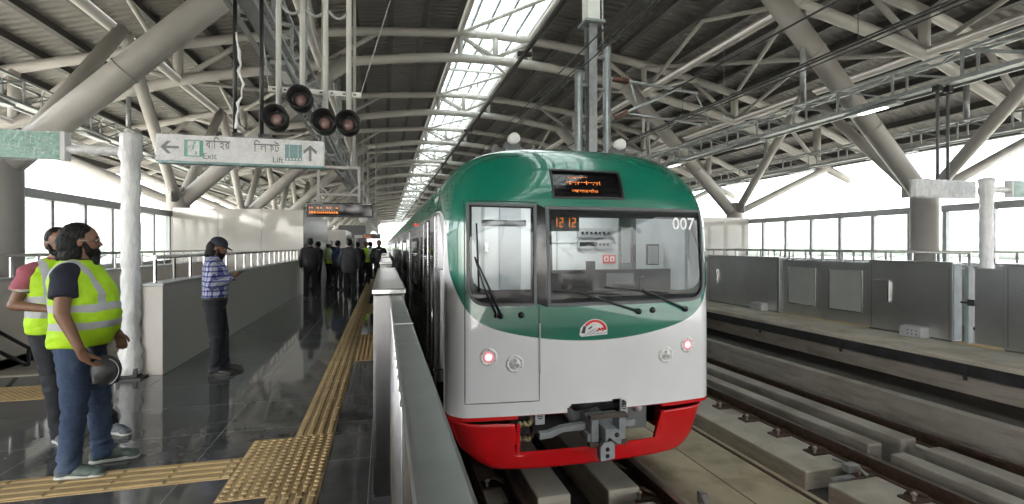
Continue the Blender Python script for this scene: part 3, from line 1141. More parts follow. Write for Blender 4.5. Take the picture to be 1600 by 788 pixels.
LWIN = dense(arc_poly([(0.79, 2.015, .025), (1.497, 2.0, .02), (1.487, 0.972, .02), (0.785, 0.972, .24)]))
RWIN = dense(arc_poly([(1.588, 1.985, .02), (3.47, 1.985, .06), (3.50, 0.965, .26), (1.60, 0.958, .02)]))
PILL = dense([(1.502, 2.0), (1.583, 1.986), (1.595, 0.958), (1.492, 0.972)])
DEST = dense(arc_poly([(1.657, 2.385, .01), (2.453, 2.38, .01), (2.473, 2.064, .01), (1.666, 2.06, .01)]))
NOTCH = [(1.815, -0.2), (1.815, -0.075), (1.835, -0.045), (1.87, -0.032), (2.40, -0.026), (2.44, -0.04), (2.462, -0.07), (2.462, -0.2)]
HOLES = [inset(LWIN, .02), inset(RWIN, .02), inset(DEST, .012), NOTCH, [(1.30, -.2), (2.90, -.2), (2.90, -.114), (1.30, -.114)]]

# paint: green above a smiling edge, white below, by the body's own coordinates
t = NT('nose_paint')
v = t.coords()
x, y, z = t.sep(v)
dx = t.math('ABSOLUTE', t.math('SUBTRACT', x, XC))
zb = t.math('MULTIPLY_ADD', t.math('POWER', t.math('DIVIDE', dx, 0.87), 2.0), 0.095, 0.605)
zb = t.math('ADD', zb, t.math('MULTIPLY', t.math('POWER', t.math('DIVIDE', dx, 1.47), 12.0), 0.40))
side = t.new('ShaderNodeMapRange', interpolation_type='SMOOTHSTEP')
side.inputs['From Min'].default_value = 1.475
side.inputs['From Max'].default_value = 1.52
t.l.new(dx, side.inputs['Value'])
zb2 = t.math('ADD', t.math('MULTIPLY', zb, t.math('SUBTRACT', 1.0, side.outputs[0])), t.math('MULTIPLY', side.outputs[0], 1.97))
edge = t.new('ShaderNodeMapRange')
edge.inputs['From Min'].default_value = -0.004
edge.inputs['From Max'].default_value = 0.004
t.l.new(t.math('SUBTRACT', z, zb2), edge.inputs['Value'])
n_ = t.noise(v, 2.0, 3)
wh = t.ramp(n_, [(0.3, (0.78, 0.78, 0.80)), (0.7, (0.83, 0.83, 0.845))])
gr = t.ramp(n_, [(0.3, (0.0, 0.14, 0.088)), (0.7, (0.0, 0.155, 0.098))])
body_c = t.mix(edge.outputs[0], wh, gr)
red = t.math('LESS_THAN', z, -0.118)
t.set(Base_Color=t.mix(red, body_c, (0.62, 0.008, 0.012)), Roughness=0.25, Coat_Weight=1.0, Coat_Roughness=0.005, Coat_IOR=1.5)
t.bump(t.noise(v, 0.9, 2), 0.05, 0.05)
M['nose'] = t.m

train = thing('train', (XC, 5, -0.95), 'green and white metro train with red skirt standing at the near platform', 'train')
YB = 5.75
mb = MB()
NX, NZ = 170, 190
idx = {}
for i in range(NX + 1):
    s = -1 + 2 * i / NX
    xx = XC + HW * sin(s * pi / 2 * 0.9995) if abs(s) > 2 else XC + HW * (s * 0.72 + 0.28 * sin(s * pi / 2) ** 1)
    zt = ztop(xx)
    for j in range(NZ + 1):
        u = j / NZ
        u = u * 0.75 + 0.25 * sin(u * pi / 2)
        zz = -0.155 + (zt + 0.155) * u
        idx[i, j] = len(mb.v)
        mb.v.append((xx, Yf(xx, zz), zz))
for i in range(NX):
    for j in range(NZ):
        q = (idx[i, j], idx[i + 1, j], idx[i + 1, j + 1], idx[i, j + 1])
        cx_ = sum(mb.v[k][0] for k in q) / 4
        cz_ = sum(mb.v[k][2] for k in q) / 4
        if any(inside(h, cx_, cz_) for h in HOLES):
            continue
        mb.face(q, 0, True)
# carry the outline back to the painted cab's rear edge
rim = [idx[0, j] for j in range(NZ + 1)] + [idx[i, NZ] for i in range(1, NX + 1)] + [idx[NX, j] for j in range(NZ - 1, -1, -1)]
back = []
for k in rim:
    a = mb.v[k]
    back.append(len(mb.v))
    mb.v.append((a[0], max(YB, a[1] + 0.02), a[2]))
for k in range(len(rim) - 1):
    mb.face((rim[k + 1], rim[k], back[k], back[k + 1]), 0, True)
nose = mb.build('nose_shell', M['nose'], train)
nose['label'] = 'glossy green and white front shell'

def face_ring(poly, w, out, mat, name, depth=0.05, parent=None):
    """a frame strip of width w following an outline on the nose, proud by out"""
    m = MB()
    inn = inset(poly, w)
    N = len(poly)
    for (px, pz) in poly:
        m.v.append((px, Yf(px, pz) + 0.005, pz))
    for (px, pz), (qx, qz) in zip(poly, inn):
        a = 0.12
        m.v.append((px + (qx - px) * a, Yf(px, pz) - out, pz + (qz - pz) * a))
    for (px, pz) in inn:
        m.v.append((px, Yf(px, pz) - out, pz))
    for (px, pz) in inn:
        m.v.append((px, Yf(px, pz) + depth, pz))
    for r in range(3):
        for i in range(N):
            j = (i + 1) % N
            m.face((r * N + i, r * N + j, (r + 1) * N + j, (r + 1) * N + i), 0, False)
    return m.build(name, mat, parent or train)
def face_sheet(poly, off, mat, name, parent=None, n=26, thick=0.006):
    """a sheet that follows the nose inside an outline (scan-lines between its two sides)"""
    zs = [p[1] for p in poly]
    z0, z1 = min(zs) + 1e-4, max(zs) - 1e-4
    m = MB()
    C_ = 30
    for k in range(n + 1):
        zz = z0 + (z1 - z0) * k / n
        xs = []
        for i in range(len(poly)):
            (xa, za), (xb, zb_) = poly[i], poly[(i + 1) % len(poly)]
            if (za > zz) != (zb_ > zz):
                xs.append(xa + (xb - xa) * (zz - za) / (zb_ - za))
        xa, xb = min(xs), max(xs)
        for c in range(C_ + 1):
            px = xa + (xb - xa) * c / C_
            m.v.append((px, Yf(px, zz) + off, zz))
    for k in range(n):
        for c in range(C_):
            a = k * (C_ + 1) + c
            m.face((a, a + 1, a + C_ + 2, a + C_ + 1), 0, True)
    return m.build(name, mat, parent or train)

# windows: gasket, black band, pane --------------------------------------------
for nm, poly, wg, band in (('door_window', LWIN, .03, (.045, .03)), ('windscreen', RWIN, .035, (.06, .05))):
    gk = face_ring(poly, wg, 0.012, M['grey_rubber'], nm)
    i1 = inset(poly, wg - .002)
    face_sheet(i1, 0.012, M['windscreen'], 'pane', gk)
    # black printed band behind the glass: deeper along the top and the bottom
    zs = [p[1] for p in i1]; zlo, zhi = min(zs), max(zs); xs = [p[0] for p in i1]; xlo, xhi = min(xs), max(xs)
    def squeeze(p):
        x_, z_ = p
        top, bot, sidew = (.085, .10, .035) if nm == 'windscreen' else (.02, .14, .03)
        return (xlo + sidew + (x_ - xlo) * (xhi - xlo - 2 * sidew) / (xhi - xlo), zlo + bot + (z_ - zlo) * (zhi - zlo - top - bot) / (zhi - zlo))
    m = MB()
    N = len(i1)
    for p in i1:
        m.v.append((p[0], Yf(*p) + .016, p[1]))
    for p in i1:
        q = squeeze(p)
        m.v.append((q[0], Yf(*q) + .016, q[1]))
    for i in range(N):
        j = (i + 1) % N
        m.face((i, j, N + j, N + i))
    m.build('black_band', M['black'], gk)
face_sheet(PILL, -0.008, M['gloss_black'], 'window_pillar')
# set number on the glass
m = MB()
me_ = text_mesh('007', 0.01)
xs = [v_.co.x for v_ in me_.vertices]; ys = [v_.co.y for v_ in me_.vertices]
for v_ in me_.vertices:
    px = 3.07 + (v_.co.x - min(xs)) / (max(xs) - min(xs)) * 0.30
    pz = 1.755 + (v_.co.y - min(ys)) / (max(ys) - min(ys)) * 0.135
    m.v.append((px, Yf(px, pz) + 0.009, pz))
for p in me_.polygons:
    m.face(list(p.vertices))
m.build('set_number', M['sign_white'], train)

# destination display -----------------------------------------------------------
db = face_ring(DEST, .022, 0.012, M['dark'], 'destination_display', 0.10)
i1 = inset(DEST, .02)
face_sheet(i1, 0.03, M['gloss_black'], 'display_panel', db)
m = MB()
def led(m, x0, x1, z, h, seed):
    rr = random.Random(seed)
    x_ = x0
    while x_ < x1:
        w = rr.uniform(.008, .024)
        for (a, b, c, d) in [(x_, x_ + w, z + h * .55, z + h * .72)] + [(x_ + w * rr.choice((0, .6)), x_ + w * rr.choice((.35, 1.0)), z + h * rr.choice((0, .1, .7)), z + h * rr.choice((.3, .5, 1.0)))] * 1:
            if b > a and d > c:
                m.quad((a, Yf(a, c) + .027, c), (b, Yf(b, c) + .027, c), (b, Yf(b, d) + .027, d), (a, Yf(a, d) + .027, d))
        x_ += w + rr.uniform(.003, .014)
led(m, 1.86, 2.08, 2.285, .022, 1)
led(m, 1.84, 2.22, 2.215, .045, 5)
me_ = text_mesh('\u0986\u0997\u09be\u09b0\u0997\u09be\u0981\u0993')
xs = [v_.co.x for v_ in me_.vertices]; ys = [v_.co.y for v_ in me_.vertices]
n0 = len(m.v)
for v_ in me_.vertices:
    px = 1.89 + (v_.co.x - min(xs)) / (max(xs) - min(xs)) * .29
    pz = 2.135 + (v_.co.y - min(ys)) / (max(ys) - min(ys)) * .036
    m.v.append((px, Yf(px, pz) + .026, pz))
for p in me_.polygons:
    m.face([n0 + i for i in p.vertices])
m.build('led_lettering', M['amber'], db)

# front door seam, hinge cover -----------------------------------------------------
def seam(pts, w, out, mat, name):
    m = MB()
    P_ = dense(pts + pts[::-1], .05)[:]
    path = []
    for a, b in zip(pts, pts[1:]):
        n = max(2, int((Vector(a) - Vector(b)).length / .06))
        path += [tuple(Vector(a) + (Vector(b) - Vector(a)) * k / n) for k in range(n)]
    path.append(pts[-1])
    m.tube([(px, Yf(px, pz) - out, pz) for px, pz in path], w, 6)
    return m.build(name, mat, train)
seam([(0.772, 2.035), (0.772, 0.02), (1.512, 0.02), (1.512, 0.97)], .0055, -.002, M['black'], 'door_seam')
seam([(1.515, 0.80), (1.515, 0.30)], .011, .004, M['alu'], 'door_hinge_cover')
seam([(0.772, 2.035), (1.51, 2.017)], .0055, -.002, M['black'], 'door_seam')

# lamps -------------------------------------------------------------------------------
def onface(px, pz):
    """frame on the nose at (x, z): origin and a matrix whose z axis points out"""
    e = .01
    du = Vector((2 * e, Yf(px + e, pz) - Yf(px - e, pz), 0)).normalized()
    dv = Vector((0, Yf(px, pz + e) - Yf(px, pz - e), 2 * e)).normalized()
    n = du.cross(dv).normalized()
    return Matrix.Translation((px, Yf(px, pz), pz)) @ Matrix(((du.x, dv.x, n.x, 0), (du.y, dv.y, n.y, 0), (du.z, dv.z, n.z, 0), (0, 0, 0, 1)))
def bolts(m, mat, R, n, r=.006, z=.01):
    for k in range(n):
        an = 2 * pi * k / n + pi / 2
        m.lathe([(r, z), (r, z + .003)], (R * cos(an), R * sin(an), 0), 8, 0, mat, False)
for px, pz in ((1.0, 0.478), (3.228, 0.492)):
    mt = onface(px, pz)
    h = MB().lathe([(.088, -.004), (.088, .006), (.08, .011), (.060, .011), (.055, .004)], (0, 0, 0), 32, 0, mt).build('tail_lamp', M['white'], train)
    MB().lathe([(.056, .004), (.056, .010), (.036, .013), (.034, .011)], (0, 0, 0), 28, 0, mt).build('lens_ring', M['tail_ring'], h)
    MB().lathe([(.035, .010), (.033, .016), (.018, .022), (.003, .024)], (0, 0, 0), 24, 0, mt).build('bulb', M['tail_core'], h)
    m = MB(); bolts(m, mt, .073, 6); m.build('screws', M['grey_rubber'], h)
for px, pz in ((1.262, 0.402), (2.945, 0.402)):
    mt = onface(px, pz)
    h = MB().lathe([(.090, -.004), (.090, .006), (.082, .012), (.062, .012), (.058, .006)], (0, 0, 0), 32, 0, mt).build('headlight', M['white'], train)
    MB().lathe([(.058, .006), (.058, .009), (.002, .010)], (0, 0, 0), 28, 0, mt).build('reflector', M['sign_white'], h)
    m = MB()
    for k in range(3):
        an = 2 * pi * k / 3 + pi / 2
        m.lathe([(.021, .009), (.021, .012), (.013, .010), (.002, .0095)], (.031 * cos(an), .031 * sin(an), 0), 16, 0, mt)
    m.lathe([(.012, .010), (.010, .013), (.001, .013)], (0, 0, 0), 12, 0, mt)
    m.build('led_cluster', M['alu'], h)
    m = MB(); bolts(m, mt, .074, 6); m.build('screws', M['grey_rubber'], h)

# emblem: red arc over a white train nose, with a red M --------------------------------
def facepoly(m, pts, off, mi):
    n = len(m.v)
    for a, b in pts:
        m.v.append((a, Yf(a, b) - off, b))
    m.face(list(range(n, n + len(pts))), mi)
LX, LZ = 2.09, 0.735
m = MB()
sx, sz = 0.155, 0.093
E = lambda u, w: (LX + u * sx, LZ + w * sz)
base = [E(-1, -.75), E(-.85, -.95), E(1, -.80), E(1.0, -.35)] + [E(.10 + .92 * cos(a), -.3 + 1.25 * sin(a)) for a in [k * pi / 14 for k in range(0, 12)]] + [E(-.72, .35), E(-.93, 0)]
facepoly(m, base, .0025, 0)
for k in range(12):
    a, b = k * pi * .83 / 12, (k + 1) * pi * .83 / 12
    f = lambda an, R: E(.10 + .88 * R * cos(an), -.3 + 1.2 * R * sin(an))
    facepoly(m, [f(a, .97), f(b, .97), f(b, .74), f(a, .74)][::-1], .004, 1)
facepoly(m, [E(-.88, -.55), E(-.62, -.6), E(-.52, .22), E(-.72, .2)], .004, 2)
facepoly(m, [E(-.40, -.10), E(-.15, .2), E(-.05, .12), E(-.3, -.18)], .004, 2)
facepoly(m, [E(-.6, .42), E(.0, .34), E(.35, .30), E(0, .30)], .004, 2)
facepoly(m, [E(-.8, -.85), E(-.45, -.8), E(.1, -.2), E(.35, -.05), E(-.1, -.22), E(-.5, -.68)], .004, 3)
facepoly(m, [E(-.35, -.82), E(-.15, -.8), E(.3, -.3), E(.5, -.15), E(.15, -.3)], .004, 3)
facepoly(m, [E(.0, -.75), E(.95, -.66), E(.95, -.55), E(.1, -.62)], .004, 3)
for (a, b) in (((.25, -.45), (.42, -.05)), ((.42, -.05), (.46, -.35)), ((.46, -.35), (.66, -.02)), ((.66, -.02), (.68, -.42))):
    w = .06
    facepoly(m, [E(a[0] - w, a[1]), E(a[0] + w, a[1]), E(b[0] + w, b[1]), E(b[0] - w, b[1])], .0055, 1)
m.build('emblem', [M['white'], M['red_paint'], M['dark'], M['alu']], train)['label'] = 'round emblem of a red arc over a white train nose with a red letter M'

# wipers -------------------------------------------------------------------------------
def wiper(pivot, tip, mid, label, twin=False, blade=None):
    m = MB()
    off = .045
    f = lambda p, o=off: (p[0], Yf(*p) - o, p[1])
    mt = onface(*pivot)
    m.lathe([(.03, 0), (.03, .03), (.02, .045), (.002, .05)], (0, 0, 0), 14, 0, mt)
    m.tube([f(pivot), f(mid), f(tip)], [.013, .011, .008], 8)
    if twin:
        q = lambda p: (p[0] - .045, p[1] + .005)
        m.lathe([(.022, 0), (.022, .03), (.002, .04)], (-.045, .005, 0), 12, 0, mt)
        m.tube([f(q(pivot)), f(q(mid)), f(tip)], [.010, .009, .007], 8)
    o = m.build('wiper', M['dark'], train)
    a, b = blade
    MB().tube([f(a, .028), f(((a[0] + b[0]) / 2, (a[1] + b[1]) / 2), .034), f(b, .028)], .009, 8).build('blade', M['black'], o)
    return o
wiper((1.118, 0.882), (0.862, 1.47), (0.985, 1.2), None, True, ((0.905, 1.12), (0.885, 1.80)))
wiper((2.605, 0.885), (1.95, 1.10), (2.28, 0.99), None, False, ((1.66, 1.125), (2.40, 1.065)))
wiper((3.195, 0.885), (2.64, 1.115), (2.92, 1.0), None, False, ((2.20, 1.15), (2.98, 1.06)))
for p in ((1.328, 0.885), (2.785, 0.89)):
    mt = onface(*p)
    MB().lathe([(.032, 0), (.03, .014), (.016, .03), (.002, .034)], (0, 0, 0), 14, 0, mt).build('washer_nozzle', M['dark'], train)

# cab interior ---------------------------------------------------------------------------
M['cab_wall'] = plain('cab_lining', (0.52, 0.54, 0.55), 0.45, var=0.05, scale=1.5)
M['cab_grey'] = plain('cab_grey', (0.32, 0.34, 0.355), 0.5, var=0.06)
m = MB()
YW = 6.7
m.box(0.7, 3.53, YW, YW + .05, -0.0, 2.35)
m.box(0.66, 0.70, 5.3, YW, 0, 2.2)
m.box(0.7, 3.53, 5.06, YW, -.05, -.0)
cabin = m.build('cab_interior', M['cab_wall'], train)
MB().box(3.53, 3.57, 5.3, YW, 0, 2.2).build('side_wall', M['cab_grey'], cabin)
m = MB().box(0.75, 3.5, 5.45, YW - .01, 2.3, 2.33)
m.build('cab_ceiling', M['cab_wall'], cabin)
MB().box(1.2, 3.0, 5.75, 6.3, 2.27, 2.297).build('ceiling_lamp', M['cab_lamp'], cabin)
# back wall door, frames, equipment
m = MB()
m.box(2.38, 2.40, YW - .012, YW - .002, .1, 2.2)
m.box(1.30, 1.315, YW - .012, YW - .002, .1, 2.2)
m.box(1.315, 1.34, YW - .006, YW - .002, .1, 2.2)
m.box(2.0, 3.32, YW - .012, YW - .002, 1.615, 1.625)
m.build('wall_seams', M['cab_grey'], cabin)
m = MB().box(1.55, 1.85, YW - .03, YW - .002, 0.1, 2.15)
m.build('grey_panel', M['cab_grey'], cabin)
m = MB().box(1.33, 1.38, YW - .06, YW - .031, 1.5, 1.62).box(2.02, 2.05, YW - .05, YW - .003, 1.25, 1.52)
m.build('latch', M['stainless_bright'], cabin)
sb = MB().box(2.70, 3.22, YW - .05, YW - .002, 1.70, 1.83).build('switch_panel', M['alu'], cabin)
m = MB()
for k in range(7):
    m.lathe([(.018, 0), (.016, .03), (.002, .032)], (0, 0, 0), 10, 0, Matrix.Translation((2.76 + k * .067, YW - .05, 1.765)) @ Matrix.Rotation(pi / 2, 4, 'X'))
m.build('switches', M['dark'], sb)
sb = MB().box(2.70, 3.22, YW - .05, YW - .002, 1.54, 1.66).build('breaker_panel', M['alu'], cabin)
m = MB().box(2.72, 2.99, YW - .056, YW - .051, 1.575, 1.63)
for k in range(3):
    m.lathe([(.018, 0), (.016, .03), (.002, .032)], (0, 0, 0), 10, 0, Matrix.Translation((3.03 + k * .06, YW - .05, 1.6)) @ Matrix.Rotation(pi / 2, 4, 'X'))
m.build('breakers', M['dark'], sb)
sb = MB().box(3.10, 3.30, YW - .012, YW - .002, 1.32, 1.44).build('warning_sign', M['red_paint'], cabin)
m = MB()
m.box(3.12, 3.185, YW - .0135, YW - .0122, 1.35, 1.42)
m.box(3.215, 3.28, YW - .0135, YW - .0122, 1.35, 1.42)
m.build('pictogram', M['sign_white'], sb)
m = MB()
m.box(3.135, 3.17, YW - .0149, YW - .0137, 1.36, 1.41)
m.box(3.232, 3.262, YW - .0149, YW - .0137, 1.36, 1.40)
m.build('pictogram_mark', M['red_paint'], sb)
# gangway door seen behind: steel cabinet with a lit opening to its right wall
m = MB()
m.box(3.10, 3.53, 6.1, 6.16, 0.9, 2.1)
dr = None
m = MB().box(2.98, 3.01, 5.95, 5.98, .5, 2.2).box(3.22, 3.26, 6.0, 6.05, .5, 2.2)
m.build('grab_pole', M['stainless'], cabin)
m = MB().box(3.02, 3.21, 6.02, 6.05, .6, 2.0)
m.build('steel_cabinet', M['stainless'], cabin)
m = MB().box(3.06, 3.18, 6.005, 6.018, 1.35, 1.82)
m.build('cabinet_window', M['cab_wall'], cabin)
m = MB().box(3.28, 3.45, 5.75, 5.78, 1.33, 1.60)
m.build('notice_holder', M['dark'], cabin)
MB().box(3.295, 3.435, 5.742, 5.749, 1.345, 1.575).build('notice', M['cab_grey'], cabin)
# clock display
cl = MB().box(1.73, 2.10, 5.15, 5.22, 1.74, 1.94).build('clock_display', M['sign_grey'], cabin)
m = MB()
SEG = {'1': 'bc', '2': 'abged'}
def seg7(m, ch, x_, z_, w, h, y_):
    t_ = .009
    s_ = {'a': (x_, x_ + w, z_ + h - t_, z_ + h), 'd': (x_, x_ + w, z_, z_ + t_), 'g': (x_, x_ + w, z_ + h / 2 - t_ / 2, z_ + h / 2 + t_ / 2),
          'b': (x_ + w - t_, x_ + w, z_ + h / 2, z_ + h), 'c': (x_ + w - t_, x_ + w, z_, z_ + h / 2), 'f': (x_, x_ + t_, z_ + h / 2, z_ + h), 'e': (x_, x_ + t_, z_, z_ + h / 2)}
    for k in SEG[ch]:
        a, b, c, d = s_[k]
        m.quad((a, y_, c), (b, y_, c), (b, y_, d), (a, y_, d))
for k, ch in enumerate('1212'):
    seg7(m, ch, 1.80 + k * .068 + (.012 if k > 1 else 0), 1.785, .042, .10, 5.147)
m.build('clock_digits', M['amber'], cl)
# desk
m = MB()
m.box(1.68, 3.38, 5.10, 5.45, 0.55, 1.05)
desk = m.build('driver_desk', M['black'], cabin)
m = MB()
m.box(1.75, 3.35, 5.32, 5.40, 1.05, 1.30).box(2.28, 2.36, 5.30, 5.39, 1.30, 1.40)
m.build('instrument_hood', M['black'], desk)
m = MB()
m.box(1.95, 2.25, 5.305, 5.318, 1.09, 1.26).box(2.5, 2.85, 5.305, 5.318, 1.09, 1.26)
m.build('screens', M['gloss_black'], desk)
m = MB().tube([(2.9, 5.25, 1.05), (2.9, 5.24, 1.2), (2.93, 5.22, 1.22)], .012, 8).lathe([(.05, 0), (.06, .06), (.02, .07)], (1.72, 5.28, 1.05), 14)
m.build('controls', M['dark'], desk)
# blind roller in the door window
m = MB().tube([(1.0, 5.15, 1.82), (1.47, 5.12, 1.82)], .035, 12)
m.build('blind_roller', M['cab_grey'], cabin)

# skirt --------------------------------------------------------------------------------
def sk_y(x_, z_):
    a = abs(x_ - XC) / HW
    return 4.72 + .16 * a ** 2 + max(0, -.10 - z_) * 0.10 + (.34 * (1 - sqrt(max(0, 1 - ((.30 - (HW - abs(x_ - XC))) / .30) ** 2))) if HW - abs(x_ - XC) < .3 else 0)
def sk_w(z_):
    """half width of the skirt: narrowing towards its foot with a rounded corner"""
    if z_ > -.5:
        return 1.515 - (-.12 - z_) * .40
    return 1.515 - .38 * .40 - (1 - sqrt(max(0, 1 - ((-.5 - z_) / .185) ** 2))) * .20 - (-.5 - z_) * .5
m = MB()
nz, nx = 26, 60
rows = []
for j in range(nz + 1):
    z_ = -.672 + (.672 - .205) * j / nz
    w = sk_w(z_)
    rows.append([])
    for i in range(nx + 1):
        s = -1 + 2 * i / nx
        x_ = XC + w * (s * .8 + .2 * sin(s * pi / 2))
        rows[-1].append(len(m.v))
        xe = XC + (x_ - XC) * 1.515 / w if abs(s) > .55 else x_
        k = min(1, max(0, (abs(s) - .55) / .45)); xe = x_ + (XC + (x_ - XC) * 1.515 / w - x_) * k
        m.v.append((x_, sk_y(min(max(xe, XC - 1.515), XC + 1.515), z_), z_))
OPEN = [(1.290, -.52), (2.845, -.51), (2.925, -.1), (1.290, -.1)]
OP = dense(OPEN, .05)
for j in range(nz):
    for i in range(nx):
        q = (rows[j][i], rows[j][i + 1], rows[j + 1][i + 1], rows[j + 1][i])
        cx_ = sum(m.v[k][0] for k in q) / 4; cz_ = sum(m.v[k][2] for k in q) / 4
        if inside(OPEN, cx_, cz_):
            continue
        m.face(q, 0, True)
for side_ in (0, nx):
    ed = [rows[j][side_] for j in range(nz + 1)]
    n0 = len(m.v)
    for k in ed:
        a = m.v[k]
        m.v.append((a[0], 7.2, a[2]))
    for j in range(nz):
        f = (ed[j], ed[j + 1], n0 + j + 1, n0 + j)
        m.face(f if side_ else f[::-1], 0, True)
skirt = m.build('skirt', M['red_paint'], train)
sol = skirt.modifiers.new('thickness', 'SOLIDIFY'); sol.thickness = .03; sol.offset = -1
# clean lip round the coupler opening
m = MB()
path = [(2.925, -.205), (2.845, -.515), (1.288, -.522), (1.288, -.205)]
for a, b in zip(path, path[1:]):
    n = 14
    pa, pb = Vector(a), Vector(b)
    for k in range(n):
        p, q = pa + (pb - pa) * (k / n), pa + (pb - pa) * ((k + 1) / n)
        w = .03
        nn = Vector(((pb - pa).y, -(pb - pa).x)).normalized()
        i_, o_ = -nn * .004, nn * w
        y1, y2 = sk_y(*p) - .006, sk_y(*q) - .006
        m.quad((p.x + i_.x, y1, p.y + i_.y), (q.x + i_.x, y2, q.y + i_.y), (q.x + o_.x, y2, q.y + o_.y), (p.x + o_.x, y1, p.y + o_.y))
        m.quad((p.x + i_.x, y1, p.y + i_.y), (p.x + i_.x, y1 + .09, p.y + i_.y), (q.x + i_.x, y2 + .09, q.y + i_.y), (q.x + i_.x, y2, q.y + i_.y))
m.build('opening_lip', M['red_paint'], skirt)
m = MB()
m.box(0.72, 3.5, 5.02, 5.3, -.21, -.156)
m.build('buffer_beam', M['black'], train)

# coupler ------------------------------------------------------------------------------
M['coupler'] = plain('coupler_grey_paint', (.24, .255, .265), .45, var=.2, scale=7)
cp = MB()
cp.tube([(2.13, 5.9, -.28), (2.13, 5.05, -.25), (2.13, 4.82, -.24)], [.13, .13, .12], 18)
cp.lathe([(.17, 0), (.17, .12), (.13, .14)], (0, 0, 0), 22, 0, Matrix.Translation((2.02, 4.98, -.17)) @ Matrix.Rotation(pi / 2, 4, 'X'))
cp = cp.build('coupler', M['sign_grey'], train)
m = MB()
yk = 4.56
m.box(1.99, 2.07, yk, yk + .25, -.37, -.155).box(2.29, 2.36, yk, yk + .25, -.37, -.155)
m.box(2.07, 2.29, yk + .14, yk + .25, -.37, -.155)
m.box(1.955, 2.0, yk + .02, yk + .22, -.37, -.29)
m.prism([(2.08, -.20), (2.17, -.21), (2.255, -.24), (2.255, -.365), (2.22, -.36), (2.12, -.29), (2.09, -.35)], lambda a, b: (a, yk - .12, b), lambda a, b: (a, yk + .16, b))
m.build('coupler_head', M['coupler'], cp, .006)
hpm = plain('brown_plate', (.085, .065, .055), .5, metal=.4)
MB().box(1.975, 2.375, yk - .01, yk + .06, -.145, -.105).build('head_plate', hpm, cp, .004)
MB().box(1.975, 2.375, yk + .0, yk + .07, -.425, -.375).build('head_plate', hpm, cp, .004)
m = MB().prism([(2.10, -.36), (2.06, -.405), (2.06, -.535), (2.07, -.545), (2.205, -.53), (2.215, -.52), (2.215, -.39), (2.18, -.35)], lambda a, b: (a, yk - .06, b), lambda a, b: (a, yk + .03, b))
m.build('pin_plate', M['cab_grey'], cp, .006)
for hx, hy, hz_, hr in ((2.135, yk - .058, -.43, .022), (2.135, yk - .058, -.495, .022), (2.205, yk - .119, -.27, .024)):
    MB().lathe([(hr, 0), (hr, .006), (.002, .007)], (0, 0, 0), 14, 0, Matrix.Translation((hx, hy, hz_)) @ Matrix.Rotation(pi / 2, 4, 'X')).build('pin_hole', M['black'], cp)
for x0, x1, z0, z1 in ((1.50, 1.605, -.262, -.075), (2.452, 2.545, -.235, -.045)):
    h = MB().box(x0, x1, 4.86, 4.89, z0, z1).build('hanger_plate', M['alu'], train, .008)
    c = (x0 + x1) / 2
    m = MB().prism(arc_poly([(c - .028, z0 + .06, .027), (c + .028, z0 + .06, .027), (c + .028, z0 + .155, .027), (c - .028, z0 + .155, .027)], 5), lambda a, b: (a, 4.857, b), lambda a, b: (a, 4.865, b))
    m.build('slot', M['black'], h)
    m = MB()
    for k in range(4):
        m.box(c - .024, c + .024, 4.850, 4.8565, z0 + .075 + k * .018, z0 + .083 + k * .018)
    m.build('slot_spring', M['alu'], h)
m = MB().prism([(1.50, -.285), (1.60, -.285), (1.73, -.245), (1.99, -.225), (1.99, -.295), (1.74, -.30), (1.62, -.345), (1.50, -.35)], lambda a, b: (a, 4.70, b), lambda a, b: (a, 4.78, b))
m.build('support_bar', M['coupler'], train, .006)
m = MB().prism([(2.36, -.22), (2.40, -.235), (2.545, -.235), (2.545, -.30), (2.36, -.31)], lambda a, b: (a, 4.70, b), lambda a, b: (a, 4.78, b))
m.build('support_bar', M['coupler'], train, .006)
bx = MB().box(2.56, 2.79, 4.90, 5.15, -.41, -.06).build('junction_box', M['sign_grey'], train, .008)
m = MB().lathe([(.055, 0), (.05, .05), (.03, .08), (.002, .085)], (0, 0, 0), 16, 0, Matrix.Translation((2.66, 4.90, -.17)) @ Matrix.Rotation(pi / 2, 4, 'X'))
m.build('horn', M['alu'], bx)
m = MB()
for z_ in (-.235, -.385):
    m.tube([(1.31, 4.86, z_), (1.42, 4.84, z_ - .01), (1.48, 4.9, z_ + .01), (1.52, 5.1, z_ + .05)], .022, 10)
    for k in range(3):
        m.lathe([(.032, -.012), (.032, .012)], (0, 0, 0), 8, 0, Matrix.Translation((1.335 + k * .05, 4.85, z_)) @ Matrix.Rotation(pi / 2, 4, 'Y'))
m.build('air_hose', plain('brass_fitting', (.28, .22, .13), .35, metal=.8, var=.3), train)
m = MB().box(1.35, 2.9, 5.25, 5.35, -.5, -.1).box(0.9, 3.3, 5.6, 8.5, -.62, -.35)
m.tube([(1.9, 4.9, -.12), (2.0, 4.8, -.07), (2.2, 4.82, -.05), (2.35, 4.9, -.08)], .05, 10)
m.build('underframe', M['black'], train)
# wheels in the shade
for x_ in (1.345, 2.83):
    for y_ in (6.4, 8.6):
        w = MB().lathe([(.10, -.07), (.41, -.07), (.43, .03), (.45, .035), (.45, .06), (.1, .06)], (0, 0, 0), 28, 0, Matrix.Translation((x_, y_, -.52)) @ Matrix.Rotation(pi / 2 * (1 if x_ > 2 else -1), 4, 'Y'))
        w.build('wheel', M['rust'], train)

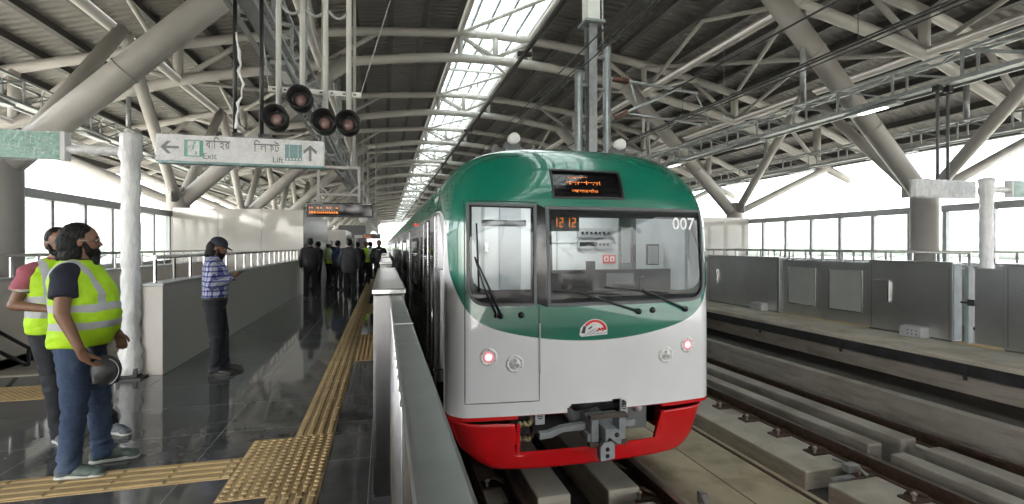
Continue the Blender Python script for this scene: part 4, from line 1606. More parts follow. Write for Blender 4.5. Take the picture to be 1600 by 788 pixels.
# roof gear -----------------------------------------------------------------------------
for xx in (1.80, 3.46):
    b_ = MB().box(xx - .16, xx + .16, 6.75, 7.15, 2.66, 2.93).build('roof_speaker_box', M['galv_dark'], train, .01)
    MB().lathe([(.075, -.02), (.082, 0), (.082, .10), (.06, .12), (.002, .125)], (0, 0, 0), 24, 0, Matrix.Translation((xx, 6.92, 3.11)) @ Matrix.Rotation(pi / 2, 4, 'X')).build('horn_dome', M['white'], b_)
    MB().box(xx - .11, xx + .11, 6.9, 7.05, 2.93, 3.06).build('bracket', M['sign_grey'], b_)
    MB().box(xx - .30, xx - .25, 6.8, 7.0, 2.6, 3.0).build('side_bracket', M['sign_grey'], b_)
    MB().box(xx + .25, xx + .30, 6.8, 7.0, 2.6, 3.0).build('side_bracket', M['sign_grey'], b_)

# carriages -----------------------------------------------------------------------------
OUT = [(0.596, -.16), (0.596, 1.95)]
for k in range(1, 24):
    x_ = 0.596 + (3.634 - 0.596) * k / 24
    OUT.append((x_, ztop(x_) - .03))
OUT += [(3.634, 1.95), (3.634, -.16)]
# stainless side with a green band, by the body's own coordinates
t = NT('carriage_steel')
v = t.coords()
x, y, z = t.sep(v)
band = t.math('MULTIPLY', t.math('GREATER_THAN', z, 1.99), t.math('LESS_THAN', z, 2.36))
rf = t.math('GREATER_THAN', z, 2.40)
br = t.noise(t.coords((2, 0.6, 90)), 3.0, 4)
t.set(Base_Color=t.mix(rf, t.mix(band, (0.50, 0.50, 0.515), (0.0, 0.13, 0.076)), (0.30, 0.31, 0.32)), Metallic=t.math('SUBTRACT', 1.0, t.math('MAXIMUM', band, rf)), Roughness=t.math('MULTIPLY_ADD', br, 0.14, 0.2))
t.bump(t.math('ADD', t.math('MULTIPLY', br, .03), t.noise(v, 1.6, 1)), 0.10, 0.02)
M['carriage'] = t.m
M['dark_glass'] = plain('tinted_window', (0.012, 0.013, 0.014), 0.05, var=.1, rvar=.02, coat=.5)
M['seal'] = plain('door_seal', (0.015, 0.015, 0.016), 0.5)
def carriage(y0, y1, n):
    m = MB()
    k = len(OUT)
    for yy in (y0, y1):
        m.v += [(a, yy, b) for a, b in OUT]
    for i in range(k - 1):
        m.face((i + 1, i, k + i, k + i + 1), 0, 2 <= i <= k - 4)
    if n:
        m.face(list(range(k)), 0)
    m.face(list(range(2 * k - 1, k - 1, -1)), 0)
    body = m.build('carriage', M['carriage'], train)
    MB().box(0.9, 3.3, y0 + .3, y1 - .3, -.75, -.162).build('underframe', M['black'], body)
    MB().box(1.2, 3.0, y0 + 4, y1 - 4, 2.60, 2.86).build('roof_unit', M['alu'], body)
    sides = ((0.596, -1), (3.634, 1)) if n < 2 else ((0.596, -1),)
    for xs_, sg in sides:
        f = lambda a, b: tuple(sorted((xs_ + sg * a, xs_ + sg * b)))
        for j in range(4):
            yc = (7.45 if n == 0 else y0 + 2.4) + j * 4.9
            if yc + 1 > y1:
                continue
            a, b = f(.002, .012)
            d = MB().box(a, b, yc - .72, yc + .72, .0, 1.92).build('door_frame', M['seal'], body)
            for q, (c0, c1) in enumerate(((-.70, -.02), (.02, .70))):
                a, b = f(.0125, .03)
                MB().box(a, b, yc + c0, yc + c1, .02, 1.90).build('door_leaf', M['carriage'], d, .006)
                a, b = f(.0305, .034)
                MB().box(a, b, yc + c0 + .14, yc + c1 - .14, .85, 1.72).build('door_pane', M['dark_glass'], d)
            if j < 3:
                a, b = f(.002, .014)
                w = MB().box(a, b, yc + 1.5, yc + 3.4, .80, 1.72).build('window_frame', M['seal'], body)
                a, b = f(.0145, .02)
                MB().box(a, b, yc + 1.56, yc + 3.34, .86, 1.66).build('window_pane', M['dark_glass'], w)
        a, b = f(.002, .05)
        if sg < 0:
            MB().box(a, b, y0 + 3.6, y0 + 3.68, 1.95, 1.99).build('door_lamp', M['red_led'], body)
    return body
Y0 = YB
for n in range(6):
    y1 = Y0 + 19.4
    carriage(Y0 + (.0 if n == 0 else .0), y1, n)
    if n < 5:
        MB().box(0.95, 3.28, y1 + .001, y1 + .599, -.1, 2.3).build('gangway', M['black'], train)
    Y0 = y1 + .6
# cab side door handrails and jamb on the platform side
m = MB()
m.tube([(0.545, 5.86, .05), (0.545, 5.86, 1.35)], .016, 10)
m.tube([(0.545, 5.86, .12), (0.60, 5.86, .12)], .01, 8)
m.tube([(0.545, 5.86, 1.3), (0.60, 5.86, 1.3)], .01, 8)
m.build('cab_handrail', M['stainless_bright'], train)
cdm = MB().box(0.582, 0.594, 5.95, 6.55, -.05, 1.93).build('cab_side_door', M['train_steel'], train, .004)
MB().box(0.578, 0.5815, 6.05, 6.45, 1.0, 1.75).build('pane', M['dark_glass'], cdm)
# ------------------------------------------------------------------ platform screens
def housing(x0, x1, y0, y1, zt, label, track, detail=True):
    """a fixed stainless screen housing: carcass, lid, end posts, track-side handle and foot box"""
    r = thing('screen_housing', ((x0 + x1) / 2, (y0 + y1) / 2, 0), label, 'screen housing', 'fixed housings of the platform screens')
    MB().box(x0, x1, y0, y1, 0.012, zt - 0.037).build('carcass', M['stainless_dark'] if track < 0 else M['stainless_post'], r, 0.006)
    MB().box(x0 - 0.008, x1 + 0.008, y0 - 0.008, y1 + 0.008, zt - 0.035, zt).build('lid', M['stainless_dark'] if track < 0 else M['stainless_lid'], r, 0.006)
    MB().box(x0 - 0.01, x1 + 0.01, y0 + 0.02, y1 - 0.02, 0.0, 0.03).build('foot', M['stainless'], r)
    if detail:
        xf = x0 if track < 0 else x1
        s = -1 if track < 0 else 1
        for ya in (y0 - 0.012, y1):
            m = MB().box(x0 + 0.012, x1 - 0.012, ya, ya + 0.012, 0.03, zt - 0.04)
            m.build('end_plate', M['stainless_post'] if track > 0 else M['galv_dark'], r, 0.003)
        m = MB()
        f = lambda a, b: tuple(sorted((xf + s * a, xf + s * b)))
        a, b = f(0.0, 0.004)
        m.box(a, b, y0 + 0.05, y0 + 0.056, 0.05, zt - .08)
        m.box(a, b, y1 - 0.056, y1 - 0.05, 0.05, zt - .08)
        m.build('panel_joint', M['dark'], r)
        if track < 0:
            a, b = f(0.001, 0.04)
            m = MB().box(a, b, y1 - .42, y1 - .38, .55, .92).box(a, b, y1 - .42, y1 - .14, .925, .94)
            m.build('pull_handle', M['stainless_bright'], r, .004)
            a, b = f(0.001, 0.20)
            q = MB().box(a, b, y0 + .35, y0 + .72, .0, .19).build('foot_box', M['alu'], r, .012)
            m = MB()
            for i in range(3):
                for j in range(2):
                    m.lathe([(.012, 0), (.012, .003)], (0, 0, 0), 8, 0, Matrix.Translation((a - .003, y0 + .43 + i * .07, .06 + j * .06)) @ Matrix.Rotation(pi / 2, 4, 'Y'))
            m.build('cable_holes', M['dark'], q)
    return r
def door_pair(x, y0, y1, zt, label, n=2, th=0.04):
    r = thing('screen_door', (x, (y0 + y1) / 2, 0), label, 'screen door', 'sliding doors of the platform screens')
    w = (y1 - y0) / n
    for k in range(n):
        a, b = y0 + k * w + .004, y0 + (k + 1) * w - .004
        m = MB()
        m.box(x, x + th, a, b, .012, .27).box(x, x + th, a, b, zt - .17, zt).box(x, x + th, a, a + .17, .271, zt - .171).box(x, x + th, b - .17, b, .271, zt - .171)
        l = m.build('door_leaf', M['stainless_dark'], r)
        MB().box(x + .012, x + th - .012, a + .171, b - .171, .272, zt - .172).build('door_pane', M['door_glass'], l)
        m = MB()
        for (p, q, c, d) in ((a + .155, a + .17, .26, zt - .16), (b - .17, b - .155, .26, zt - .16)):
            m.box(x - .006, x - .0005, p, q, c, d)
        m.box(x - .006, x - .0005, a + .1702, b - .1702, .257, .27)
        m.build('pane_bead', M['stainless_bright'], l)
    m = MB().box(x - .06, x + th + .03, y0 + .005, y1 - .005, .0, .012)
    m.build('threshold', M['yellow_tile'], r)
    return r
M['stainless_lid'] = stainless('lid_stainless', (.34, .34, .34), .16, (3, 3, .4), .12, .05)
# near platform: housings alternate with sliding doors down the whole platform
for k in range(12):
    y0 = 3.2 + k * 4.9
    a = y0 if k == 0 else y0 + .35
    lab = 'steel screen housing beside the train on the near platform, %s from the camera' % ORD[k]
    h = housing(-.065, .125, a, y0 + 3.0, 1.31, lab, 1, k < 4)
    door_pair(.0, y0 + 3.02, y0 + 5.23, 1.22, 'sliding screen doors beside the train on the near platform, %s pair from the camera' % ORD[k], 2, .05)
# bright corner of the nearest housing
r = thing('platform_barrier', (.07, 1, 0), 'slim grey topped barrier leaf running towards the camera at the bottom of the view', 'barrier')
MB().box(.044, .104, -2.0, 3.185, .03, 1.235).build('panel', M['stainless'], r, .004)
MB().box(.036, .112, -2.0, 3.19, 1.237, 1.27).build('lid', plain('satin_grey_lid', (.20, .20, .195), .36, metal=.75, var=.08), r, .008)
m = MB()
for k in range(16):
    m.box(.037, .0435, 1.2 + k * .125, 1.2 + k * .125 + .05, .08, 1.2)
m.build('louvres', M['stainless_bright'], r, .004)
MB().box(.035, .113, 2.0, 2.004, 1.2705, 1.2735).build('lid_joint', M['alu'], r)
MB().box(.113, .16, 2.0, 2.1, 1.0, 1.02).build('bracket', M['stainless_bright'], r, .004)
MB().box(.113, .17, 1.5, 2.7, .35, .7).build('cable_duct', M['galv'], r, .01)
# far platform, seen from the track side
XR = 9.0
spec = [(1.6, 5.36), (6.05, 7.5), (9.72, 12.35), (14.55, 17.2), (19.4, 22.05), (24.2, 26.9)]
fl = ['at the right edge of the view', 'right of the glazed doors, with foot box', 'left of the glazed doors', 'hidden first beyond the train', 'hidden second beyond the train', 'hidden third beyond the train']
for (a, b), l in zip(spec, fl):
    housing(XR, XR + .2, a, b, 1.31, 'dark steel screen housing on the far platform ' + l, -1)
door_pair(XR + .07, 7.53, 9.69, 1.25, 'pair of glazed screen doors on the far platform')
door_pair(XR + .07, 12.38, 14.52, 1.25, 'glazed screen doors on the far platform beyond the train nose')
door_pair(XR + .07, 17.23, 19.37, 1.25, 'glazed screen doors on the far platform hidden by the train')
r = thing('emergency_gate', (XR + .12, 5.7, 0), 'half open steel emergency gate with a latch between two far platform housings', 'gate')
MB().box(XR + .10, XR + .13, 5.39, 5.80, .03, 1.22).build('gate_leaf', M['stainless_dark'], r, .004)
MB().box(XR + .06, XR + .16, 5.86, 5.92, .0, 1.24).build('gate_post', M['galv_dark'], r, .004)
MB().box(XR + .04, XR + .08, 5.78, 5.87, .62, .72).box(XR + .03, XR + .05, 5.80, 5.96, .65, .68).build('latch', M['dark'], r, .004)
MB().box(XR + .0, XR + .2, 5.40, 5.98, .0, .012).build('threshold', M['yellow_tile'], r)

# ------------------------------------------------------------------ lighting gantries
def gantry(x, z, label, lit):
    r = thing('lighting_gantry', (x, 20, z), label, 'lighting gantry', 'lighting gantries over the platforms')
    y0, y1 = -40, 120
    m = MB()
    m.box(x - .09, x - .08, y0, y1, z, z + .09).box(x + .08, x + .09, y0, y1, z, z + .09).box(x - .079, x + .079, y0, y1, z, z + .012)
    m.build('cable_tray', M['galv'], r)
    m = MB()
    for s in (-1, 1):
        m.box(x + s * .2 - .025, x + s * .2 + .025, y0, y1, z + .50, z + .55)
        m.box(x + s * .2 - .025, x + s * .2 + .025, y0, y1, z - .03, z + .02)
    m.build('side_rail', M['galv'], r)
    m = MB()
    n = int((y1 - y0) / 1.3)
    for k in range(n):
        y = y0 + k * 1.3
        for s in (-1, 1):
            m.box(x + s * .2 - .02, x + s * .2 + .02, y - .02, y + .02, z + .021, z + .499)
            p, q = (x + s * .2, y + .05, z + .02), (x + s * .2, y + 1.25, z + .5)
            m.bar(p, q, .03, .03)
        m.bar((x - .2, y, z + .525), (x + .2, y + .65, z + .525), .03, .03)
        m.bar((x + .2, y + .65, z + .525), (x - .2, y + 1.3, z + .525), .03, .03)
    m.build('lattice', M['galv'], r)
    for y in TY:
        if 1 < y < 60:
            MB().tube([(x, y, z + .5), (x, y, zl(x - CX))], .075, 8).build('hanger', M['galv'], r)
    k = 0
    while k < 18:
        y = 4.2 + k * 3.9
        f = MB().box(x - .11, x + .11, y, y + 1.2, z - .10, z - .032).build('light_fitting', M['galv'], r)
        MB().box(x - .07, x + .07, y + .3, y + .9, z - .112, z - .101).build('tube', M['led_white'] if (k % 2 == 1 and lit) else M['sign_white'], f)
        k += 1
    return r
gantry(10.55, 4.68, 'galvanised lighting gantry with lit tubes hanging over the far platform', True)
gantry(16.3, 4.66, 'galvanised lattice gantry under the far eave', False)
gantry(-1.55, 4.40, 'galvanised lighting gantry above the hanging exit sign on the near platform', False)
gantry(-7.9, 4.70, 'galvanised lattice gantry under the near eave', False)

# ------------------------------------------------------------------ overhead line
r = thing('catenary_mast', (4.48, 10.6, 0), 'square steel mast rising through the roof truss behind the train', 'mast')
MB().box(4.385, 4.575, 10.4, 10.43, -1.33, 6.5).box(4.385, 4.575, 10.17, 10.20, -1.33, 6.5).box(4.46, 4.50, 10.2, 10.4, -1.33, 6.5).build('lower_mast', M['galv'], r)
MB().box(4.335, 4.625, 10.12, 10.46, 6.55, 9.4).build('upper_mast', M['steel_white'], r, .01)
MB().box(4.26, 4.72, 10.05, 10.53, 6.5, 6.55).build('joint_plate', M['galv_dark'], r)
MB().tube([(4.76, 10.3, 7.4), (4.76, 10.3, 5.9)], .02, 8).build('conduit', M['galv'], r)
for x_, zt_, l in ((4.87, 6.06, 'right'), (4.19, 5.42, 'left')):
    r = thing('catenary_post', (x_, 10.3, 0), 'round galvanised catenary post just %s of the square mast' % l, 'catenary post', 'round catenary posts by the mast')
    MB().tube([(x_, 10.3, -1.33), (x_, 10.3, zt_)], .09, 14).build('pipe', M['galv'], r)
    MB().lathe([(.1, 0), (.1, .03), (.02, .05)], (x_, 10.3, zt_), 14).build('cap', M['galv_dark'], r)
    for z_ in (zt_ - .3, zt_ - 1.0):
        MB().box(min(x_, 4.48), max(x_, 4.48), 10.25, 10.33, z_, z_ + .05).build('clamp_arm', M['galv'], r)
def cantilever(y, label, x0=4.96):
    r = thing('cantilever_arm', (x0, y, 5.2), label, 'cantilever', 'overhead line cantilevers')
    MB().tube([(x0, y, 5.36), (7.2, y, 5.20)], .035, 10).build('top_tube', M['galv'], r)
    MB().tube([(x0, y, 4.42), (6.6, y, 5.23)], .035, 10).build('stay_tube', M['galv'], r)
    MB().tube([(x0 + .3, y, 4.60), (7.3, y, 4.46)], .026, 10).build('registration_arm', M['galv'], r)
    MB().tube([(5.45, y, 5.32), (5.62, y, 4.75)], .028, 8).build('strut', M['galv'], r)
    MB().tube([(7.15, y, 5.2), (7.6, y, 4.4)], .018, 8).build('strut', M['galv'], r)
    for (p, q) in (((x0 + .05, y, 5.355), (x0 + .45, y, 5.327)), ((x0 + .08, y, 4.46), (x0 + .42, y, 4.625))):
        P_, Q_ = Vector(p), Vector(q)
        pts, rad = [], []
        for k in range(15):
            pts.append(P_ + (Q_ - P_) * (k / 14)); rad.append(.075 if k % 2 else .045)
        MB().tube(pts, rad, 12).build('insulator', M['brown_ins'], r)
    return r
cantilever(10.3, 'galvanised cantilever with brown insulators reaching right from the mast')
cantilever(24.0, 'galvanised cantilever farther back behind the first one')
m = MB().tube([(4.87, 24.0, -1.33), (4.87, 24.0, 6.0)], .09, 12)
tag(m.build('catenary_post', M['galv']), 'round catenary post standing farther back behind the mast', 'catenary post', 'round catenary posts by the mast')
def wire(x, z, label, r=.011, sag=0.0, x1=None, z1=None, y0=-30, y1=140):
    n = 40
    pts = []
    for k in range(n + 1):
        y = y0 + (y1 - y0) * k / n
        pts.append((x, y, z + sag * (cos(2 * pi * (y - 10.3) / 28) - 1) * -.5 * -1))
    tag(MB().tube(pts, r, 6).build('overhead_wire', M['wire']), label, 'overhead wire', 'overhead wires')
wire(2.06, 4.48, 'lower of the paired black wires crossing the skylight above the train', .036)
wire(2.16, 4.62, 'upper of the paired black wires crossing the skylight above the train', .03)
wire(4.1, 5.75, 'black feeder wire running just left of the mast', .014)
wire(4.35, 5.62, 'black feeder wire clamped to the mast', .014)
wire(4.62, 5.98, 'black feeder wire just right of the mast', .014)
wire(4.95, 6.1, 'black earth wire above the right hand catenary post', .012)
wire(6.4, 4.44, 'contact wire over the open track', .014)
wire(6.42, 5.16, 'carrier wire above the contact wire of the open track', .016)
wire(6.9, 4.62, 'black cable sloping over the far platform edge', .016)
wire(8.4, 5.2, 'thin black cable along the far platform side', .012)
for k in range(9):
    y = 5.5 + k * 4.2
    m = MB().tube([(6.41, y, 4.45), (6.415, y, 5.15)], .006, 5)
    tag(m.build('dropper_wire', M['wire']), 'thin dropper joining the two wires over the open track, %s from the camera' % ORD[k], 'dropper wire', 'droppers of the open track line')
for k in range(8):
    y = 7.4 + k * 5.3
    m = MB().tube([(2.06, y, 4.48), (2.16, y, 4.62)], .035, 8).box(2.0, 2.22, y - .03, y + .03, 4.52, 4.58)
    tag(m.build('wire_clamp', M['wire']), 'small black clamp on the paired wires above the train, %s from the camera' % ORD[k], 'wire clamp', 'clamps on the paired wires')
for x_, y_, z0, z1, l in ((3.35, 12.5, 6.3, 8.3, 'in front of the skylight edge'), (2.6, 14.0, 6.1, 8.5, 'below the skylight'), (9.4, 12.2, 5.2, 7.3, 'over the far platform edge')):
    r = thing('pull_cord', (x_, y_, z0), 'thin hanging cord with a small weight ' + l, 'cord', 'hanging cords')
    MB().tube([(x_, y_, z0 + .1), (x_, y_, z1)], .007, 5).build('line', M['alu'], r)
    MB().lathe([(.01, .12), (.03, .1), (.035, 0), (.01, -.01)], (x_, y_, z0), 10).build('weight', M['sign_white'], r)

# ------------------------------------------------------------------ signs
def arrow(m, cx, cz, s, d, y, mi):
    """a wrapped arrow: 'l' or 'u'"""
    R = (lambda a, b: (cx - b, cz + a)) if d == 'l' else (lambda a, b: (cx + a, cz + b))
    for pts in ([(-.012, -.07), (.012, -.07), (.012, .05), (-.012, .05)], [(-.06, -.005), (-.06, .03), (0, .085), (0, .05)], [(.06, -.005), (0, .05), (0, .085), (.06, .03)]):
        q = [R(a * s, b * s) for a, b in pts]
        n = len(m.v)
        m.v += [(a, y, b) for a, b in q]
        m.face(range(n, n + len(q)), mi)
def bangla(m, word, cx, y, cz, h, width):
    """a word set letter by letter under one headline; | is the long vowel bar"""
    ref = text_mesh('\u09ac')
    ys = [v_.co.y for v_ in ref.vertices]
    b0, b1 = min(ys), max(ys)
    k = h * .72 / (b1 - b0)
    gl, w = [], 0
    for ch in word:
        if ch == '|':
            gl.append((None, w, w + .22)); w += .26
            continue
        me = text_mesh(ch, .016)
        xs = [v_.co.x for v_ in me.vertices] or [0, .3]
        gl.append((me, w - min(xs), 0)); w += max(xs) - min(xs) + .02
    kz, k = k, width / w
    x0 = cx - width / 2
    top = cz + h * .36
    for me, o, e in gl:
        if me is None:
            m.quad((x0 + (o + .09) * k, y, cz - h * .36), (x0 + (o + .15) * k, y, cz - h * .36), (x0 + (o + .15) * k, y, top), (x0 + (o + .09) * k, y, top))
            continue
        n = len(m.v)
        for v_ in me.vertices:
            m.v.append((x0 + (o + v_.co.x) * k, y - .0008, cz - h * .36 + (v_.co.y - b0) * kz))
        for p in me.polygons:
            m.face([n + i for i in p.vertices])
    m.quad((x0, y - .0004, top - .014), (x0 + width, y - .0004, top - .014), (x0 + width, y - .0004, top), (x0, y - .0004, top))
def film_box(x0, x1, y0, y1, z0, z1, parent, seed):
    """loose plastic film round a sign: a crumpled skin a little larger than the box"""
    rr = random.Random(seed)
    m = MB()
    nx, nz = 40, 10
    for (ya, s) in ((y0 - .012, -1), (y1 + .012, 1)):
        b = len(m.v)
        for i in range(nx + 1):
            for j in range(nz + 1):
                px = x0 - .01 + (x1 - x0 + .02) * i / nx
                pz = z0 - .01 + (z1 - z0 + .02) * j / nz
                m.v.append((px, ya + s * rr.uniform(0, .010), pz))
        for i in range(nx):
            for j in range(nz):
                q = (b + i * (nz + 1) + j, b + (i + 1) * (nz + 1) + j, b + (i + 1) * (nz + 1) + j + 1, b + i * (nz + 1) + j + 1)
                m.face(q if s < 0 else q[::-1], 0, True)
    return m.build('plastic_film', M['film'], parent)
sx0, sx1, sy, sz0, sz1 = -2.305, -.66, 6.0, 2.452, 2.752
r = thing('exit_sign', ((sx0 + sx1) / 2, sy, sz0), 'long white hanging exit and lift sign still wrapped in plastic film', 'sign')
MB().box(sx0, sx1, sy - .06, sy + .06, sz0 + .022, sz1).build('sign_box', M['sign_white'], r, .004)
MB().box(sx0, sx1, sy - .062, sy + .062, sz0, sz0 + .021).build('bottom_strip', M['sign_teal'], r)
m = MB()
yf = sy - .0615
arrow(m, -2.17, 2.615, 1.1, 'l', yf, 0)
arrow(m, -.80, 2.605, 1.15, 'u', yf, 0)
bangla(m, '\u09ac|\u09bf\u09b9\u09b0', -1.725, sy - .0615, 2.66, .115, .235)
put_text(m, 'Exit', (-1.80, sy - .060, 2.535), .062, m=0, bold=.01)
bangla(m, '\u09bf\u09b2\u09ab\u099f', -1.245, sy - .0615, 2.65, .115, .26)
put_text(m, 'Lift', (-1.13, sy - .060, 2.525), .062, m=0, bold=.01)
m.build('lettering', M['sign_grey'], r)
m = MB()
m.box(-2.045, -1.865, yf - .001, yf + .001, 2.525, 2.70)
pg = m.build('exit_pictogram', M['sign_green'], r)
m = MB()
yy = yf - .0025
m.quad((-2.01, yy, 2.535), (-1.90, yy, 2.535), (-1.90, yy, 2.69), (-2.01, yy, 2.69))
m.build('doorway', M['sign_white'], pg)
m = MB()
yy = yf - .004
m.lathe([(.013, 0), (.013, .001)], (0, 0, 0), 12, 0, Matrix.Translation((-1.945, yy, 2.672)) @ Matrix.Rotation(pi / 2, 4, 'X'))
for p, q in (((-1.952, 2.655), (-1.965, 2.605)), ((-1.965, 2.605), (-1.93, 2.58)), ((-1.93, 2.58), (-1.935, 2.545)), ((-1.965, 2.605), (-1.985, 2.575)), ((-1.985, 2.575), (-2.01, 2.57)), ((-1.953, 2.65), (-1.985, 2.64)), ((-1.985, 2.64), (-1.995, 2.615)), ((-1.953, 2.648), (-1.92, 2.63)), ((-1.92, 2.63), (-1.905, 2.64))):
    m.bar((p[0], yy, p[1]), (q[0], yy, q[1]), .014, .001)
m.build('running_figure', M['sign_green'], pg)
m = MB().box(-1.06, -.885, yf - .001, yf + .001, 2.52, 2.70)
pg = m.build('lift_pictogram', M['sign_teal'], r)
m = MB()
yy = yf - .0025
for a in (-1.015, -.925):
    m.quad((a - .003, yy, 2.56), (a + .003, yy, 2.56), (a + .003, yy, 2.695), (a - .003, yy, 2.695))
for k in range(5):
    a = -1.045 + k * .033
    m.quad((a, yy, 2.527), (a + .018, yy, 2.527), (a + .018, yy, 2.55), (a, yy, 2.55))
m.bar((-1.0, yy, 2.68), (-.94, yy, 2.60), .012, .001)
m.build('lift_lines', M['sign_white'], pg)
film_box(sx0, sx1, sy - .062, sy + .062, sz0, sz1, r, 3)
for xx in (-1.575, -1.31):
    q = MB().tube([(xx, sy, sz1), (xx, sy, 4.42)], .022, 8).build('hanging_rod', M['dark'], r)
    MB().box(xx - .03, xx + .08, sy - .02, sy + .02, sz1, sz1 + .06).build('rod_bracket', M['dark'], q)
rr = random.Random(5)
m = MB().tube([(-1.57 + rr.uniform(-.01, .03) + .12 * max(0, .5 - abs(k - 8) / 14), sy - .03, 3.9 - k * .07) for k in range(16)], [.008 + rr.uniform(0, .012) for k in range(16)], 8)
m.build('loose_film', M['wrap'], r)

# wrapped sign poles ------------------------------------------------------------------
def wrapped_pole(x, y, zt, rad, label, sx, sgn, L, mat):
    r = thing('wrapped_sign_pole', (x, y, 0), label, 'sign pole', 'plastic wrapped sign poles')
    rr = random.Random(int(x * 10) + 3)
    prof = []
    n = 44
    for k in range(n + 1):
        z = .05 + (zt - .05) * k / n
        f = 1 + .10 * sin(k * 1.9) * rr.random() + rr.uniform(-.05, .05)
        if z < .35:
            f *= 1.25
        if z > zt - .28:
            f *= 1.14
        prof.append((rad * f, z))
    prof.append((rad * .5, zt + .02))
    MB().lathe(prof, (x, y, 0), 18, 0, None, True, .035).build('wrapped_post', M['wrap'], r)
    MB().box(x - .17, x + .17, y - .17, y + .17, 0, .02).box(x - .1, x + .1, y - .1, y + .1, .02, .12).build('base_plate', M['dark'], r)
    za = zt - .20
    pts = [(x + sgn * (rad + (abs(sx - x) - rad) * k / 8), y, za + rr.uniform(-.008, .008)) for k in range(9)]
    MB().tube(pts, [.045 + rr.uniform(0, .018) for k in range(9)], 10).build('wrapped_arm', M['wrap'], r)
    a, b = sorted((sx, sx + sgn * L))
    s = MB().box(a, b, y - .055, y + .055, zt - .33, zt - .02).build('sign_box', M[mat], r, .006)
    e = sx
    MB().box(min(e, e - sgn * .05), max(e, e - sgn * .05), y - .065, y + .065, zt - .34, zt - .01).build('end_cap', M['sign_white'], s, .006)
    film_box(a, b, y - .057, y + .057, zt - .33, zt - .02, s, 8)
    return r
t = NT('crumpled_green_wrap')
v = t.coords((0.5, 1, 1))
a = t.noise(v, 16, 5, 0.7)
t.set(Base_Color=t.ramp(a, [(0.35, (0.10, 0.42, 0.28)), (0.62, (0.22, 0.52, 0.40)), (0.7, (0.6, 0.68, 0.65))]), Roughness=0.3)
t.bump(a, 0.8, 0.02)
M['green_wrap'] = t.m
wrapped_pole(-2.94, 6.9, 2.91, .098, 'white plastic wrapped post with a green sign arm at the head of the stairs', -3.62, -1, 1.2, 'green_wrap')
wrapped_pole(11.0, 6.82, 2.84, .105, 'white plastic wrapped post with a pale green sign behind the far platform screens', 11.62, 1, 1.1, 'green_wrap')
# wrapped hanging sign, far platform
r = thing('wrapped_sign', (10.55, 7.2, 2.5), 'short hanging sign wrapped in shiny crumpled film over the far platform', 'sign')
MB().box(9.72, 11.25, 7.14, 7.26, 2.50, 2.84).build('sign_box', M['wrap'], r, .02)
film_box(9.72, 11.25, 7.14, 7.26, 2.50, 2.84, r, 12)
for xx in (10.32, 10.58):
    q = MB().tube([(xx, 7.2, 2.85), (xx, 7.2, 4.68)], .028, 8).build('hanging_rod', M['sign_grey'], r)
    MB().box(xx - .06, xx + .06, 7.14, 7.26, 4.55, 4.66).build('rod_bracket', M['dark'], q)
r = thing('loudspeaker', (12.1, 6.6, 2.95), 'dark blue hanging loudspeaker at the right edge of the view', 'loudspeaker')
MB().lathe([(.04, .2), (.12, .14), (.2, .02), (.2, 0)], (12.45, 6.75, 2.95), 18).build('cone', plain('blue_plastic', (.03, .04, .16), .4), r)
MB().tube([(12.45, 6.75, 3.15), (12.45, 6.75, 5.6)], .012, 6).build('rod', M['dark'], r)

# hanging lamps: four hooded lamps on white poles tied by a cross bar
r = thing('hooded_lamp_cluster', (-.78, 6.05, 3.2), 'cluster of four black hooded lamps on white poles joined by a cross bar', 'lamp cluster')
for (lx, lz) in ((-1.159, 2.983), (-.907, 3.215), (-.656, 2.971), (-.399, 2.972)):
    MB().tube([(lx, 6.12, lz), (lx, 6.12, 8.8)], .03, 10).build('pole', M['steel_white'], r)
    tilt = Matrix.Translation((lx, 6.05, lz)) @ Matrix.Rotation(radians(90 - 6), 4, 'X') @ Matrix.Rotation(radians(0), 4, 'Y')
    h = MB().lathe([(.03, -.09), (.105, -.08), (.125, -.03), (.135, .03), (.135, .16), (.122, .16), (.118, .03), (.07, .015), (.002, .012)], (0, 0, 0), 28, 0, tilt).build('lamp_hood', M['black'], r)
    MB().lathe([(.072, .014), (.066, .035), (.045, .052), (.02, .06), (.002, .062)], (0, 0, 0), 24, 0, tilt).build('lens', M['lens'], h)
    m = MB()
    for k in range(4):
        an = k * pi / 2
        m.lathe([(.008, .02), (.008, .034), (.002, .036)], (.092 * cos(an), .092 * sin(an), 0), 8, 0, tilt)
    m.build('screws', M['stainless_bright'], h)
    MB().tube([(lx, 6.12, lz - .02), (lx - .12, 6.10, lz + .0), (lx - .15, 6.05, lz + .02)], .02, 8).build('stay', M['dark'], h)
MB().box(-1.275, -.262, 6.145, 6.165, 3.335, 3.395).build('cross_bar', M['steel_white'], r)
m = MB()
for lx in (-1.159, -.907, -.656, -.399):
    for d in (-.07, .05):
        m.box(lx + d, lx + d + .03, 6.139, 6.1445, 3.355, 3.37)
m.build('bolt_slots', M['dark'], r)
MB().tube([(-.268, 6.155, 3.37), (.02, 6.155, 4.35), (.45, 6.155, 5.8)], .006, 5).tube([(-1.27, 6.155, 3.39), (-1.4, 6.155, 4.6)], .006, 5).build('stay_wire', M['alu'], r)
m = MB()
for k in range(3):
    x_ = -1.15 + k * .25
    m.tube([(x_ + .02 + .23 * j / 8, 6.12, 4.32 - .09 * sin(pi * j / 8)) for j in range(9)], .018, 8)
m.build('conduit', M['alu'], r)

